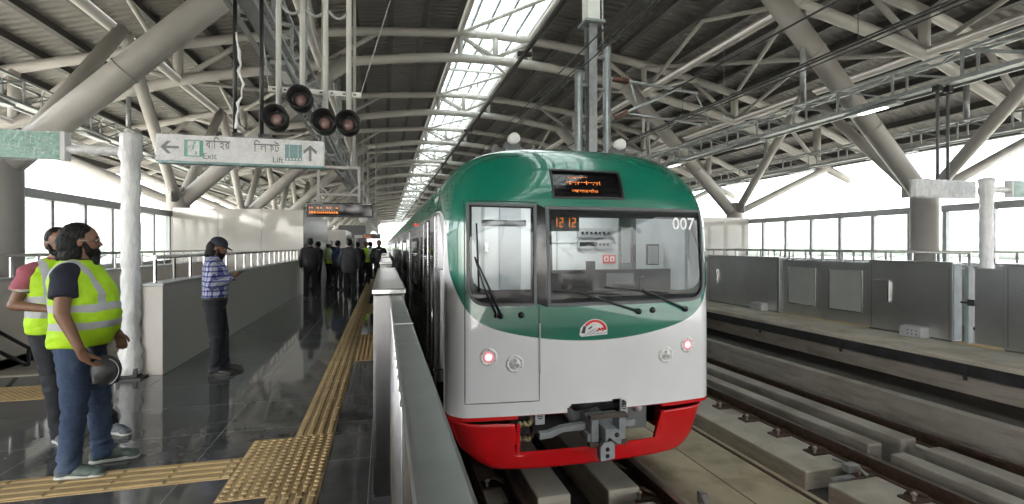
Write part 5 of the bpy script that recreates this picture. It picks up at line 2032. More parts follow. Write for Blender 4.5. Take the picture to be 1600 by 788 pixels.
# passenger display ---------------------------------------------------------------------
def display(xa, xb, y, za, zb, label, fx0, fx1, fz, seed, far=False):
    r = thing('passenger_display', ((xa + xb) / 2, y, za), label, 'display board', 'hanging passenger displays')
    b = MB().box(xa, xb, y - .05, y + .05, za, zb).build('cabinet', M['dark'], r, .006)
    MB().box(xa + .03, xb - .03, y - .056, y - .051, za + .04, zb - .04).build('screen', M['gloss_black'], r)
    rr = random.Random(seed)
    m = MB()
    h = zb - za
    for (z_, x0_, x1_, hh, gap) in ((za + h * .58, xa + .06, xa + (xb - xa) * .48, h * .09, .10), (za + h * .24, xa + .06, xa + (xb - xa) * .47, h * .13, .01)):
        x_ = x0_
        while x_ < x1_:
            w = rr.uniform(.02, .05)
            m.quad((x_, y - .0575, z_), (x_ + w, y - .0575, z_), (x_ + w, y - .0575, z_ + hh * rr.uniform(.6, 1)), (x_, y - .0575, z_ + hh))
            m.quad((x_, y - .0575, z_ + hh * 1.1), (x_ + w * .4, y - .0575, z_ + hh * 1.1), (x_ + w * .4, y - .0575, z_ + hh * 1.4), (x_, y - .0575, z_ + hh * 1.4))
            x_ += w + rr.uniform(.004, .012) + gap * rr.random()
    m.build('led_text', M['amber'], r)
    m = MB()
    for (a_, b_) in ((xa + .05, xa + .33), (xb - .25, xb - .05)):
        x_ = a_
        while x_ < b_:
            w = rr.uniform(.012, .03)
            m.box(x_, x_ + w, y - .053, y - .0505, zb - .032, zb - .014)
            x_ += w + .008
    m.build('heading_text', M['sign_white'], r)
    m = MB()
    for xx in (fx0, fx1):
        m.box(xx - .03, xx + .03, y - .03, y + .03, zb, fz)
    m.box(fx0 + .03, fx1 - .03, y - .025, y + .025, zb + .16, zb + .21).box(fx0 + .03, fx1 - .03, y - .025, y + .025, fz - .06, fz)
    m.bar((fx0 + .03, y, zb + .38), (fx0 + .22, y, zb + .2), .04, .04).bar((fx1 - .03, y, zb + .38), (fx1 - .22, y, zb + .2), .04, .04)
    m.build('hanging_frame', M['steel'], r)
    for xx in (fx0 + .1, fx1 - .1):
        MB().tube([(xx, y, fz), (xx, y, 8.0)], .035, 8).build('drop_rod', M['steel'], r)
display(-1.69, -.245, 12.0, 2.23, 2.56, 'black passenger display with orange text hanging over the near platform, the nearer one', -1.44, -.56, 3.4, 4)
display(-1.18, -.2, 30.0, 1.98, 2.27, 'small black passenger display farther away near the bright end of the platform', -1.0, -.35, 3.0, 6)
# white disc shade and poles beyond the display
r = thing('platform_clock', (-1.05, 27, 2.75), 'round white clock face hanging beyond the display board', 'clock')
MB().lathe([(.2, -.03), (.22, 0), (.2, .03), (.002, .031)], (0, 0, 0), 24, 0, Matrix.Translation((-1.05, 27, 2.95)) @ Matrix.Rotation(pi / 2, 4, 'X')).build('face', M['white'], r)
MB().tube([(-1.05, 27.03, 3.1), (-1.05, 27.03, 8)], .02, 6).build('rod', M['steel'], r)

# ------------------------------------------------------------------ far landscape: a tree line beyond the far side
m = MB()
rr = random.Random(11)
for k in range(900):
    an = rr.uniform(-25, 205)
    R = rr.uniform(700, 1500)
    h = rr.uniform(9, 20)
    c = (R * cos(radians(an)), R * sin(radians(an)), -13 + h * .45)
    m.ball(c, rr.uniform(9, 26), rr.uniform(9, 26), h * .55, None, 7)
o = m.build('treeline', M['tree'])
tag(o, 'pale far off tree line on the horizon outside the station windows', 'tree line', None, 'stuff')
bl = random.Random(21)
for k in range(16):
    an = radians([30, 33, 36, 29, 39, 27, 128, 132, 136, 140, 145, 124, 42, 46, 150, 121][k])
    R = bl.uniform(1000, 1700)
    x_, y_ = R * cos(an), R * sin(an)
    hb = bl.uniform(14, 36)
    w = bl.uniform(12, 30)
    o = MB().box(x_ - w, x_ + w, y_ - 12, y_ + 12, -13, -13 + hb).box(x_ - w * .3, x_ + w * .2, y_ - 5, y_ + 5, -13 + hb, -13 + hb + 4).build('distant_building', M['cream_matt'])
    tag(o, 'pale distant block on the hazy skyline outside the station windows', 'building', 'distant blocks on the skyline')

for k in range(26):
    an = radians(bl.uniform(248, 296))
    R = bl.uniform(260, 620)
    x_, y_ = R * cos(an), R * sin(an)
    w, hb = bl.uniform(9, 18), bl.uniform(14, 24)
    m = MB().box(x_ - w, x_ + w, y_ - 8, y_ + 8, -13, -13 + hb).box(x_ - w * .4, x_ + w * .1, y_ - 4, y_ + 4, -13 + hb, -13 + hb + 3)
    tag(m.build('distant_building', M['conc']), 'grey town block beyond the station end behind the camera', 'building', 'town blocks behind the camera')
# the damp air of the plain
hz = MB().box(-2600, 2600, -2600, 2600, -14.0, 27.0)
t = NT('haze_air')
t.n.remove(t.b)
pv_ = t.new('ShaderNodeVolumePrincipled')
pv_.inputs['Color'].default_value = (0.93, 0.95, 0.97, 1)
pv_.inputs['Density'].default_value = 0.00016
t.l.new(pv_.outputs[0], t.o.inputs['Volume'])
hz = hz.build('haze', t.m)
hz['kind'] = 'stuff'
# ------------------------------------------------------------------ people
def fuse(mb, name, mat, vox, smooth=3, floor=None):
    """melt overlapping solids into one continuous skin"""
    me = mb.mesh(name, mat)
    o = bpy.data.objects.new(name, me)
    COL.objects.link(o)
    r = o.modifiers.new('r', 'REMESH')
    r.mode = 'VOXEL'
    r.voxel_size = vox
    r.use_smooth_shade = True
    if smooth:
        s = o.modifiers.new('s', 'SMOOTH')
        s.iterations = smooth
        s.factor = 0.5
    dg = bpy.context.evaluated_depsgraph_get()
    out = bpy.data.meshes.new_from_object(o.evaluated_get(dg))
    bpy.data.objects.remove(o)
    bpy.data.meshes.remove(me)
    out.name = name
    out.materials.clear()
    out.materials.append(mat)
    out.polygons.foreach_set('use_smooth', [True] * len(out.polygons))
    if floor is not None:
        for v_ in out.vertices:
            if v_.co.z < floor:
                v_.co.z = floor
    return out

from mathutils import noise as mn
def wrinkle(me, amp, fx, fz, seed=0, zlo=None):
    """real folds: push the cloth in and out along its normals"""
    off = Vector((seed * 3.1, seed * 1.7, seed * 2.3))
    nn = [v_.normal.copy() for v_ in me.vertices]
    for v_, n in zip(me.vertices, nn):
        c = v_.co
        q = Vector((c.x * fx + c.z * fx * .35, c.y * fx - c.z * fx * .25, c.z * fz)) + off
        h = mn.noise(q) + .5 * mn.noise(q * 2.1)
        h = 1 - abs(h) * 2.2                      # ridged: sharp crests, broad hollows
        a = amp
        if zlo is not None:                       # more folds towards the hem and the knee
            a *= 0.5 + 1.2 * math.exp(-((c.z - zlo) / .10) ** 2) + .9 * math.exp(-((c.z - .49) / .10) ** 2)
        v_.co = c + n * (h * a)
    return me

def vest_mat():
    """hi-vis lime with two grey reflective bands and shoulder straps"""
    t = NT('hi_vis_vest')
    v = t.coords()
    x, y, z = t.sep(v)
    nz = t.math('MULTIPLY_ADD', t.noise(v, 9, 3), 0.02, -0.01)
    zz = t.math('ADD', z, nz)
    def between(q, a, b):
        return t.math('MULTIPLY', t.math('GREATER_THAN', q, a), t.math('LESS_THAN', q, b))
    b1 = between(zz, 1.015, 1.065)
    b2 = between(zz, 1.135, 1.185)
    ax = t.math('ABSOLUTE', x)
    b3 = t.math('MULTIPLY', between(ax, 0.105, 0.155), t.math('GREATER_THAN', z, 1.18))
    b = t.math('MAXIMUM', t.math('MAXIMUM', b1, b2), b3)
    f = t.noise(v, 7, 4)
    t.set(Base_Color=t.mix(b, t.ramp(f, [(0.3, (0.36, 0.62, 0.008)), (0.7, (0.50, 0.80, 0.015))]), (0.42, 0.43, 0.45)), Roughness=0.7)
    t.set(Emission_Color=(0.45, 0.8, 0.01), Emission_Strength=0.0)
    t.bump(t.noise(t.coords((1, 1, 1.6)), 8, 4), 0.7, 0.02)
    return t.m
M['vest'] = vest_mat()
def plaid_mat():
    t = NT('blue_check_shirt')
    v = t.coords()
    x, y, z = t.sep(v)
    def stripes(q, p, w, o=0.0):
        return t.math('LESS_THAN', t.math('FRACT', t.math('ADD', t.math('DIVIDE', q, p), o + 50)), w)
    u = t.math('ADD', x, t.math('MULTIPLY', y, 1.0))
    a = t.math('ADD', stripes(z, 0.06, 0.36), stripes(u, 0.06, 0.36))
    c = t.math('ADD', stripes(z, 0.06, 0.08, 0.3), stripes(u, 0.06, 0.08, 0.3))
    col = t.ramp(t.math('MULTIPLY', a, 0.5), [(0.0, (0.56, 0.57, 0.63)), (0.5, (0.12, 0.14, 0.38)), (1.0, (0.018, 0.022, 0.12))])
    col = t.mix(t.math('MULTIPLY', c, 0.4), col, (0.05, 0.06, 0.2))
    t.set(Base_Color=col, Roughness=0.85)
    t.bump(t.noise(v, 10, 4), 0.6, 0.02)
    return t.m
M['plaid'] = plaid_mat()
def polo_mat():
    """navy polo with pale and red rings on the sleeve"""
    t = NT('navy_polo')
    v = t.coords()
    x, y, z = t.sep(v)
    d = t.math('ADD', z, t.math('MULTIPLY', t.math('ABSOLUTE', x), 0.10))
    out = t.math('GREATER_THAN', t.math('ABSOLUTE', x), 0.215)
    bt = lambda a, b: t.math('MULTIPLY', out, t.math('MULTIPLY', t.math('GREATER_THAN', d, a), t.math('LESS_THAN', d, b)))
    c = t.mix(bt(1.192, 1.204), (0.010, 0.012, 0.024), (0.6, 0.58, 0.58))
    c = t.mix(bt(1.178, 1.190), c, (0.30, 0.05, 0.05))
    t.set(Base_Color=c, Roughness=0.85)
    t.bump(t.noise(v, 14, 4), 0.5, 0.015)
    return t.m
M['polo'] = polo_mat()
t = NT('pink_shirt')
v = t.coords()
x, y, z = t.sep(v)
c = t.mix(t.math('LESS_THAN', z, 1.245), (0.36, 0.10, 0.13), (0.55, 0.52, 0.53))
c = t.mix(t.math('MULTIPLY', t.math('LESS_THAN', z, 1.225), t.math('GREATER_THAN', z, 1.215)), c, (0.03, 0.05, 0.16))
t.set(Base_Color=c, Roughness=0.85)
M['pink'] = t.m
M['cap'] = plain('dark_blue_cap', (0.014, 0.02, 0.032), 0.7, var=.2)
M['bag'] = plain('black_nylon_bag', (0.01, 0.01, 0.011), 0.5, var=.3, bump=.4)
M['metal_frame'] = plain('spectacle_frame', (0.25, 0.25, 0.26), 0.3, metal=.8)

def hand(mb, wrist, d, pn, side, curl=0.35, k=1.0):
    """palm, four unequal fingers with two bends and a thumb from the side of the palm.
    d: along the hand, pn: the way the palm faces, side: towards the thumb"""
    d, pn, side = Vector(d).normalized(), Vector(pn).normalized(), Vector(side).normalized()
    w = Vector(wrist)
    for s_, a, b in ((-.024, .0, .075), (-.008, .0, .082), (.010, .0, .084), (.026, .0, .078)):
        mb.capsule(w + side * s_ * .8 * k, .017 * k, w + d * b * k + side * s_ * k, .0125 * k, 10, 4)
    for s_, L in ((-.033, .060), (-.011, .074), (.011, .080), (.032, .070)):
        p = w + d * .082 * k + side * s_ * .9 * k
        an = 0.0
        for q, frac in enumerate((.45, .32, .26)):
            an += curl * (0.9 if q == 0 else 1.15)
            dd = (d * cos(an) + pn * sin(an)).normalized()
            e = p + dd * L * frac * k
            r_ = (.0105 - .0012 * q) * k
            mb.capsule(p, r_, e, r_ - .0008 * k, 9, 4)
            p = e
    p = w + side * .022 * k + d * .02 * k
    for q, (L, c_) in enumerate(((.04, .75), (.032, .5), (.026, .3))):
        dd = (d * (1 - c_ * .7) + side * c_ + pn * (.25 + .15 * q) * (1 + curl)).normalized()
        e = p + dd * L * k
        mb.capsule(p, (.0145 - .0018 * q) * k, e, (.0128 - .0018 * q) * k, 9, 4)
        p = e

def person(label, X, Y, face, H=1.70, vox=.012, skin='skin', top='suit', sleeve='long', trousers='denim_dark', shoes='shoe_black', sole=None, vest=False, belly=0.0, bulk=1.0, hair='short', beard=0, cap=None, helmet=False, glasses=False, yaw=0.0, pitch=0.0, arms=None, feet=None, jacket=False, eyes=False, curl=.35, group=None, lean=0.0, tuck=.955):
    """a standing figure facing local +y; arms = {side: (elbow, wrist, palm direction, thumb direction)}"""
    root = thing('person', (X, Y, 0), label, 'person', group, radians(face))
    k = H / 1.72
    S = lambda p: Vector(p) * k
    A = {1: ((.255, .02, 1.15), (.235, .07, .90), (-1, 0, 0), (0, 1, 0)), -1: ((-.255, .02, 1.15), (-.235, .07, .90), (1, 0, 0), (0, 1, 0))}
    if arms:
        A.update(arms)
    F = feet or {1: (.10, .02), -1: (-.10, -.02)}
    b = belly
    TOR = [(.80, 0, 0, .10, .085), (.86, 0, 0, .155 * bulk, .115 + b * .25), (.95, 0, b * .40, .172 * bulk + b * .25, .122 + b * .5), (1.04, 0, b * .75, .160 * bulk + b * .45, .118 + b * .75), (1.14, 0, b * .72, .162 * bulk + b * .42, .118 + b * .7), (1.25, 0, b * .35 + .005, .175 * bulk + b * .2, .122 + b * .38), (1.34, 0, .0, .182 * bulk, .115 + b * .15), (1.41, 0, -.012, .158 * bulk, .085), (1.455, 0, -.015, .085, .062), (1.485, 0, -.01, .05, .05)]
    def torso(mb, z0, z1, out):
        rows = []
        def at(z):
            for r0, r1 in zip(TOR, TOR[1:]):
                if z <= r1[0]:
                    u = (z - r0[0]) / (r1[0] - r0[0])
                    return tuple(r0[i] + (r1[i] - r0[i]) * u for i in range(5))
            return TOR[-1]
        n = 22
        for i in range(n + 1):
            z = z0 + (z1 - z0) * i / n
            r_ = at(z)
            rows.append((z * k, r_[1] * k, (r_[2] + lean * max(0, z - .9)) * k, (r_[3] + out) * k, (r_[4] + out) * k))
        mb.rings(rows, 28, 2.35)
    shoulder = lambda s: Vector((s * .172 * bulk, -.005 + lean * .5, 1.385))
    ar = 1 + (bulk - 1) * 1.0 + b * .9
    # body ------------------------------------------------------------
    mb = MB()
    torso(mb, .80, 1.485, -.016)
    mb.capsule(S((0, -.012 + lean * .5, 1.43)), .056 * k * (1 + b), S((0, .008 + lean * .6, 1.53)), .053 * k * (1 + b), 16)
    pv = Vector((0, 0 + lean * .6, 1.50))
    Rm = Matrix.Rotation(radians(yaw), 3, 'Z') @ Matrix.Rotation(radians(-pitch), 3, 'X')
    hp = lambda p: S(pv + Rm @ Vector(p))
    hm = Rm
    mb.ball(hp((0, .012, .125)), .074 * k, .092 * k, .095 * k, hm, 20)
    mb.ball(hp((0, .032, .070)), .058 * k, .070 * k, .072 * k, hm, 18)
    mb.ball(hp((0, .068, .030)), .030 * k, .026 * k, .024 * k, hm, 12)
    mb.capsule(hp((0, .098, .105)), .009 * k, hp((0, .113, .076)), .0135 * k, 10)
    mb.ball(hp((0, .090, .122)), .050 * k, .014 * k, .010 * k, hm, 12)
    mb.ball(hp((0, .094, .050)), .024 * k, .012 * k, .009 * k, hm, 10)
    for s in (-1, 1):
        mb.ball(hp((s * .076, .0, .092)), .011 * k, .021 * k, .032 * k, hm, 10)
    for s in (-1, 1):
        el, wr, pn, th = A[s][:4]
        sh = shoulder(s)
        mb.capsule(S(sh), .050 * k * ar, S(el), .038 * k * ar, 14)
        mb.capsule(S(el), .039 * k * ar, S(wr), .026 * k * (1 + (ar - 1) * .6), 14)
        hand(mb, S(wr), A[s][4] if len(A[s]) > 4 else Vector(wr) - Vector(el), pn, th, curl, k)
    for s in (-1, 1):
        fx, fy = F[s]
        mb.capsule(S((s * .088, 0, .88)), .085 * k, S((s * .095 + (fx - s * .095) * .5, fy * .5 + .02, .49)), .055 * k, 14)
        mb.capsule(S((s * .095 + (fx - s * .095) * .5, fy * .5 + .02, .49)), .055 * k, S((fx, fy, .09)), .037 * k, 14)
        mb.capsule(S((fx, fy, .06)), .035 * k, S((fx + s * .02, fy + .12, .035)), .028 * k, 12)
    link('body', fuse(mb, 'body', M[skin], vox * .75, 2, 0.002), root, 0, True)
    # shirt -----------------------------------------------------------
    mb = MB()
    z0 = .80 if jacket else tuck
    torso(mb, z0, 1.475, .012 if not jacket else .024)
    if jacket:
        mb.rings([(z_ * k, 0, 0, r1 * k, r2 * k) for z_, r1, r2 in ((.76, .185 * bulk, .135), (.9, .19 * bulk, .14), (1.0, .18 * bulk, .13))], 28, 2.4)
    for s in (-1, 1):
        el, wr = Vector(A[s][0]), Vector(A[s][1])
        sh = shoulder(s)
        o_ = .016 + (.006 if jacket else 0)
        mb.capsule(S(sh + Vector((-s * .03, 0, .0))), (.060 * ar + .010) * k, S(sh + Vector((s * .02, 0, -.02))), (.052 * ar + o_) * k, 16)
        if sleeve == 'long':
            mb.capsule(S(sh), (.052 * ar + o_) * k, S(el), (.040 * ar + o_) * k, 16)
            mb.capsule(S(el), (.041 * ar + o_) * k, S(el + (wr - el) * .93), (.030 * ar + o_ * .8) * k, 16)
        else:
            e_ = sh + (el - sh) * .62
            P_ = S(sh); Q_ = S(e_)
            mb.tube([P_, P_ + (Q_ - P_) * .5, Q_], [(.054 * ar + .014) * k, (.056 * ar + .014) * k, (.055 * ar + .018) * k], 18)
    mb.tube([S((0, -.012 + lean * .5, 1.44)), S((0, -.004 + lean * .55, 1.487))], [.075 * k * (1 + b * .5), .064 * k * (1 + b * .5)], 18)
    sh_o = link('jacket' if jacket else 'shirt', wrinkle(fuse(mb, 'shirt', M[top], vox, 3), .002 if vest else .005, 9, 12, X), root, 0, True)
    if jacket:
        mb = MB()
        for s in (-1, 1):
            mb.ball(S((s * .035, .118 + b, 1.33)), .022 * k, .018 * k, .09 * k, Matrix.Rotation(s * .25, 3, 'Y'), 10)
        mb.ball(S((0, .118 + b, 1.30)), .02 * k, .014 * k, .12 * k, None, 10)
        link('collar', fuse(mb, 'collar', M['white_cloth'], vox, 1), sh_o, 0, True)
    # trousers ----------------------------------------------------------
    mb = MB()
    torso(mb, .82, .985, .010)
    lr = 1 + (bulk - 1) * .8 + b * .5
    for s in (-1, 1):
        fx, fy = F[s]
        kn = Vector((s * .095 + (fx - s * .095) * .5, fy * .5 + .022, .49))
        an = Vector((fx, fy - .005, .075))
        mb.capsule(S((s * .085 * lr, 0, .87)), .100 * k * lr, S(kn), .066 * k * lr, 18)
        P_ = [kn, kn + (an - kn) * .35, kn + (an - kn) * .7, kn + (an - kn) * .92, an + Vector((0, .005, 0)), an + Vector((0, .01, -.03))]
        mb.tube([S(p) for p in P_], [q * k * lr for q in (.066, .064, .057, .056, .060, .058)], 18)
        for j in range(3):
            mb.tube([S(an + Vector((-.03, .03, .02 + j * .03))), S(an + Vector((.03, .045, .028 + j * .028)))], .022 * k, 8)
    mb.rings([(z_ * k, 0, 0, r1 * k * lr, r2 * k) for z_, r1, r2 in ((.80, .10, .10), (.86, .16, .12 + b * .4), (.92, .165, .12 + b * .4))], 24, 2.3)
    tr_o = link('trousers', wrinkle(fuse(mb, 'trousers', M[trousers], vox, 3), .007, 7, 15, X + 5, .14), root, 0, True)
    if not jacket and tuck > .9:
        mb = MB()
        mb.rings([((.945 + dz) * k, 0, b * .19 * k, (.183 * bulk + b * .26 + dd) * k, (.133 + b * .58 + dd) * k) for dz, dd in ((0, 0), (.005, .004), (.03, .004), (.035, 0))], 30, 2.35)
        mb.build('belt', M['dark'], root, 0, True)
    # shoes -------------------------------------------------------------
    for s in (-1, 1):
        fx, fy = F[s]
        mb = MB()
        tx = fx + s * .025
        mb.ball(S((fx, fy - .03, .05)), .042 * k, .055 * k, .055 * k, None, 14)
        mb.capsule(S((fx, fy + .0, .055)), .044 * k, S((tx, fy + .13, .035)), .042 * k, 14)
        mb.ball(S((tx, fy + .17, .03)), .044 * k, .05 * k, .034 * k, None, 14)
        mb.capsule(S((fx, fy - .01, .07)), .046 * k, S((fx, fy, .11)), .043 * k, 14)
        so = link('shoe', fuse(mb, 'shoe', M[shoes], max(.008, vox * .8), 2, .012), root, 0, True)
        mb = MB()
        mb.ball(S((fx, fy - .03, .01)), .044 * k, .058 * k, .022 * k, None, 14)
        mb.capsule(S((fx, fy, .012)), .036 * k, S((tx, fy + .15, .012)), .042 * k, 14)
        mb.ball(S((tx, fy + .17, .01)), .046 * k, .054 * k, .022 * k, None, 14)
        link('sole', fuse(mb, 'sole', M[sole or shoes], max(.008, vox * .8), 1, .001), so, 0, True)
    # vest --------------------------------------------------------------
    if vest:
        mb = MB()
        torso(mb, .885, 1.465, .029)
        for s in (-1, 1):
            mb.capsule(S((s * .09, -.005, 1.415)), .062 * k, S((s * .135 * bulk, -.005, 1.40)), .052 * k, 14)
        vo = link('vest', wrinkle(fuse(mb, 'vest', M['vest'], vox, 2), .007, 6, 8, X + 9), root, 0, True)
        if b < .05:
            mb = MB()
            mb.tube([S((0, .122 + b * .9 + .03, .90)), S((0, .118 + b * 1.46 + .034, 1.05)), S((0, .118 + b * 1.38 + .034, 1.15)), S((0, .122 + b * .6 + .034, 1.26)), S((0, .115 + .03, 1.36))], .007 * k, 6)
            mb.build('zip', M['dark'], vo, 0, True)
    # head wear and hair --------------------------------------------------
    mb = MB()
    mb.ball(hp((0, -.010, .138)), .083 * k, .098 * k, .094 * k, hm, 20)
    if hair == 'long':
        mb.ball(hp((0, -.045, .085)), .088 * k, .082 * k, .105 * k, hm, 18)
        mb.ball(hp((0, -.055, .01)), .080 * k, .062 * k, .07 * k, hm, 16)
        mb.ball(hp((.045, -.03, .03)), .04 * k, .05 * k, .07 * k, hm, 12)
        mb.ball(hp((-.045, -.03, .03)), .04 * k, .05 * k, .07 * k, hm, 12)
    else:
        mb.ball(hp((0, -.035, .095)), .078 * k, .070 * k, .075 * k, hm, 18)
    ho = wrinkle(fuse(mb, 'hair', M['hair'], max(.007, vox * .7), 2), .004, 45, 8, X)
    # keep the face clear: push hair back behind the hairline
    inv = Rm.inverted()
    for v_ in ho.vertices:
        q = inv @ (v_.co / k - pv)
        lim = .030 if q.z < .150 else .030 + (q.z - .150) * 1.5
        lim = min(lim, .092)
        if q.z < .12 and abs(q.x) < .09:
            lim = .012 if hair == 'long' else -.004
        if q.y > lim:
            q.y = lim - (q.y - lim) * .03
            if q.z < .15:
                q.x *= .93
            v_.co = (pv + Rm @ q) * k
    link('hair', ho, root, 0, True)
    if beard:
        mb = MB()
        mb.ball(hp((0, .052, .022)), .060 * k, .062 * k, .040 * k, hm, 16)
        mb.ball(hp((0, .072, -.002 - .025 * beard)), (.040 + .01 * beard) * k, .034 * k, (.03 + .03 * beard) * k, hm, 14)
        for s in (-1, 1):
            mb.capsule(hp((s * .066, .025, .085)), .013 * k, hp((s * .056, .05, .03)), .02 * k, 10)
        mb.capsule(hp((-.024, .100, .062)), .008 * k, hp((.024, .100, .062)), .008 * k, 8)
        link('beard', fuse(mb, 'beard', M['hair'], max(.007, vox * .6), 1), root, 0, True)
    if eyes:
        for s in (-1, 1):
            e_ = MB().ball(hp((s * .031, .087, .106)), .013 * k, .010 * k, .008 * k, hm, 10).build('eye', M['eye'], root, 0, True)
            MB().ball(hp((s * .031, .095, .106)), .006 * k, .004 * k, .006 * k, hm, 8).build('pupil', M['black'], e_, 0, True)
        mb = MB()
        for s in (-1, 1):
            mb.tube([hp((s * .014, .103, .124)), hp((s * .032, .101, .130)), hp((s * .050, .088, .124))], [.004 * k, .005 * k, .003 * k], 6)
        mb.build('eyebrows', M['hair'], root, 0, True)
    if glasses:
        mb = MB()
        for s in (-1, 1):
            mb.tube([hp((s * .034 + .025 * cos(a), .112 - .006 * abs(cos(a)), .104 + .019 * sin(a))) for a in [2 * pi * i / 14 for i in range(15)]], .0028 * k, 6, 0, False)
            mb.tube([hp((s * .058, .106, .108)), hp((s * .078, .06, .108)), hp((s * .082, -.005, .105))], .0028 * k, 6)
        mb.tube([hp((-.010, .113, .107)), hp((.010, .113, .107))], .003 * k, 6)
        mb.build('spectacles', M['metal_frame'], root, 0, True)
    if cap:
        mb = MB()
        mb.ball(hp((0, -.006, .150)), .091 * k, .107 * k, .088 * k, hm, 22)
        co = fuse(mb, 'cap', M[cap], max(.008, vox * .8), 2)
        for v_ in co.vertices:
            q = inv @ (v_.co / k - pv)
            if q.z < .135 - q.y * .15:
                q.z = .135 - q.y * .15
                v_.co = (pv + Rm @ q) * k
        c_ = link('cap', co, root, 0, True)
        mb = MB()
        row = []
        for i in range(13):
            a = radians(15 + 150 * i / 12)
            for rr_ in (0, 1):
                for zz_ in (0, .006):
                    p_ = (cos(a) * (.088 + .004 * rr_), .012 + sin(a) * (.082 + rr_ * .075), .137 - sin(a) * rr_ * .022 + zz_)
                    mb.v.append(tuple(hp(p_)))
        for i in range(12):
            a0, a1 = i * 4, i * 4 + 4
            for f in ((0, 2, 2, 0), ):
                mb.face((a0, a0 + 2, a1 + 2, a1), 0, True)
                mb.face((a0 + 1, a1 + 1, a1 + 3, a0 + 3), 0, True)
                mb.face((a0 + 2, a0 + 3, a1 + 3, a1 + 2), 0, True)
        mb.build('peak', M[cap], c_, 0, True)
    if helmet:
        mb = MB()
        mb.ball(hp((0, -.004, .15)), .105 * k, .125 * k, .105 * k, hm, 20)
        co = mb.mesh('helmet', M['white'])
        for v_ in co.vertices:
            q = inv @ (v_.co / k - pv)
            if q.z < .125:
                q.z = .125
                v_.co = (pv + Rm @ q) * k
        link('hard_hat', co, root, 0, True)
    return root

# near men -----------------------------------------------------------------
P1 = person('heavily built bearded man in a lime hi-vis vest, navy polo and blue jeans', -2.06, 4.12, -86, 1.73, .010,
            top='polo', sleeve='short', trousers='denim', shoes='shoe_green', sole='shoe_sole', vest=True, belly=.05, bulk=1.05, tuck=.85, hair='long', beard=1, glasses=True, yaw=22, pitch=-2,
            arms={1: ((.275, .015, 1.13), (.285, .115, .90), (-.6, .75, .2), (-.3, .5, -.4), Vector((-.05, .35, -1))), -1: ((-.27, .03, 1.14), (-.25, .12, .92), (1, 0, 0), (0, 1, 0))},
            feet={1: (.10, -.02), -1: (-.13, .08)}, curl=.5, eyes=True)
P2 = person('man in a lime vest over a pink and white shirt, behind the heavier man', -2.57, 4.84, -128, 1.72, .010,
            top='pink', sleeve='short', trousers='denim_dark', shoes='shoe_grey', sole='shoe_sole', vest=True, belly=.02, hair='short', beard=.6, glasses=True, yaw=-8, eyes=True,
            arms={1: ((.27, -.02, 1.12), (.10, .22, 1.08), (0, -.6, -.5), (0, 0, 1)), -1: ((-.28, .0, 1.14), (-.14, .24, 1.04), (0, -.5, -.5), (0, 0, 1))},
            feet={1: (.03, .10), -1: (-.25, .22)}, curl=.5)
P3 = person('man in a blue checked shirt and dark cap looking at his phone beside the parapet', -2.02, 6.84, -84, 1.68, .010,
            top='plaid', sleeve='long', trousers='denim_dark', shoes='shoe_black', belly=.01, bulk=1.06, hair='long', beard=.3, cap='cap', yaw=-4, pitch=20, eyes=True,
            arms={1: ((.26, .0, 1.13), (.12, .19, 1.215), (-.6, -.1, .7), (-.4, .6, .6)), -1: ((-.25, .02, 1.13), (-.07, .20, 1.215), (.6, -.1, .7), (.4, .6, .6))},
            feet={1: (.09, .02), -1: (-.10, .09)}, curl=.55)
# what they hold
ang = radians(-84)
def world(root, p):
    return Matrix.Translation(root.location) @ Matrix.Rotation(root.rotation_euler.z, 4, 'Z') @ Vector(p)
ph = MB().box(-.036, .036, -.075, .075, -.005, .005)
pm = Matrix.Translation(world(P3, (.03, .30, 1.25))) @ Matrix.Rotation(ang, 4, 'Z') @ Matrix.Rotation(radians(35), 4, 'X')
for i, v_ in enumerate(ph.v):
    ph.v[i] = tuple(pm @ Vector(v_))
tag(ph.build('phone', M['gloss_black'], None, .003), 'black phone held up by the man in the checked shirt', 'phone')
bg_ = MB()
bg_.ball((0, 0, 0), .062, .088, .105, None, 20)
bg_.box(-.045, .045, -.07, .07, -.085, .06)
me_ = fuse(bg_, 'pouch', M['bag'], .008, 6)
bag = thing('camera_pouch', world(P1, (.17, .215, .73)), 'black zipped pouch hanging at the heavily built man\'s front, by his hand', 'bag', None, P1.rotation_euler.z + .15)
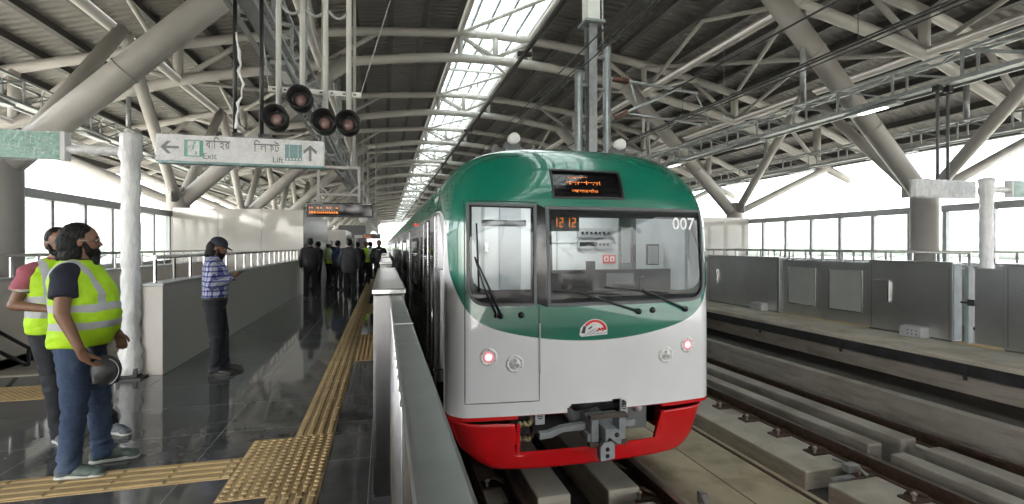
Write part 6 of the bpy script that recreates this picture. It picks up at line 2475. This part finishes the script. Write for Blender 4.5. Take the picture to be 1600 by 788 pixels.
link('pouch', me_, bag, 0, True)
MB().tube([(.056, .080 * cos(a), .092 * sin(a)) for a in [radians(-70 + 140 * i / 10) for i in range(11)]], .003, 6).build('zip', M['metal_frame'], bag, 0, True)
MB().tube([(.0, -.06, .10), (-.03, -.10, .16), (-.06, -.14, .20)], .014, 8).build('strap', M['bag'], bag, 0, True)

# the crowd farther along the platform ----------------------------------------
G = 'people standing farther along the near platform'
bk = dict(vox=.02, group=G)
person('man in a black suit seen from behind at the left of the crowd', -2.14, 15.9, 8, 1.80, jacket=True, top='suit', trousers='suit', belly=.03, **bk)
person('man in a charcoal suit seen from behind beside the tactile strip', -.98, 15.3, -6, 1.78, jacket=True, top='suit_grey', trousers='suit_grey', belly=.02, **bk)
person('worker in a lime vest and white hard hat behind the men in suits', -2.05, 20.2, -70, 1.72, top='white_cloth', sleeve='long', vest=True, helmet=True, **bk)
person('man in a dark blue shirt standing sideways between the men in suits', -1.58, 18.6, -40, 1.76, top='blue_cloth', sleeve='long', belly=.04, **bk)
person('man in a lime vest walking towards the camera beside the screens', -.72, 21.2, 176, 1.74, top='white_cloth', sleeve='long', vest=True, feet={1: (.1, .12), -1: (-.1, -.1)}, **bk)
person('man in a dark suit and blue shirt close to the train, beyond the screens', -.18, 19.0, 172, 1.78, jacket=True, top='suit', trousers='suit', **bk)
person('man in black half hidden behind the man in the charcoal suit', -1.0, 20.4, 20, 1.72, top='navy', sleeve='long', belly=.02, **bk)
person('man in dark clothes half hidden behind the black suit', -2.36, 19.5, 60, 1.74, top='navy', sleeve='long', **bk)
person('man in dark clothes behind the lime vested walker, looking right', -.62, 24.5, -80, 1.76, top='suit', sleeve='long', **bk)
person('man in a white shirt deep in the crowd', -1.5, 24.8, 150, 1.72, top='white_cloth', sleeve='long', **bk)
person('man in a cap at the back of the crowd', -2.5, 25.5, 175, 1.80, top='suit_grey', sleeve='long', cap='cap', **bk)
person('man in a navy shirt at the far back of the crowd', -1.05, 28.5, 180, 1.74, top='navy', sleeve='long', **bk)
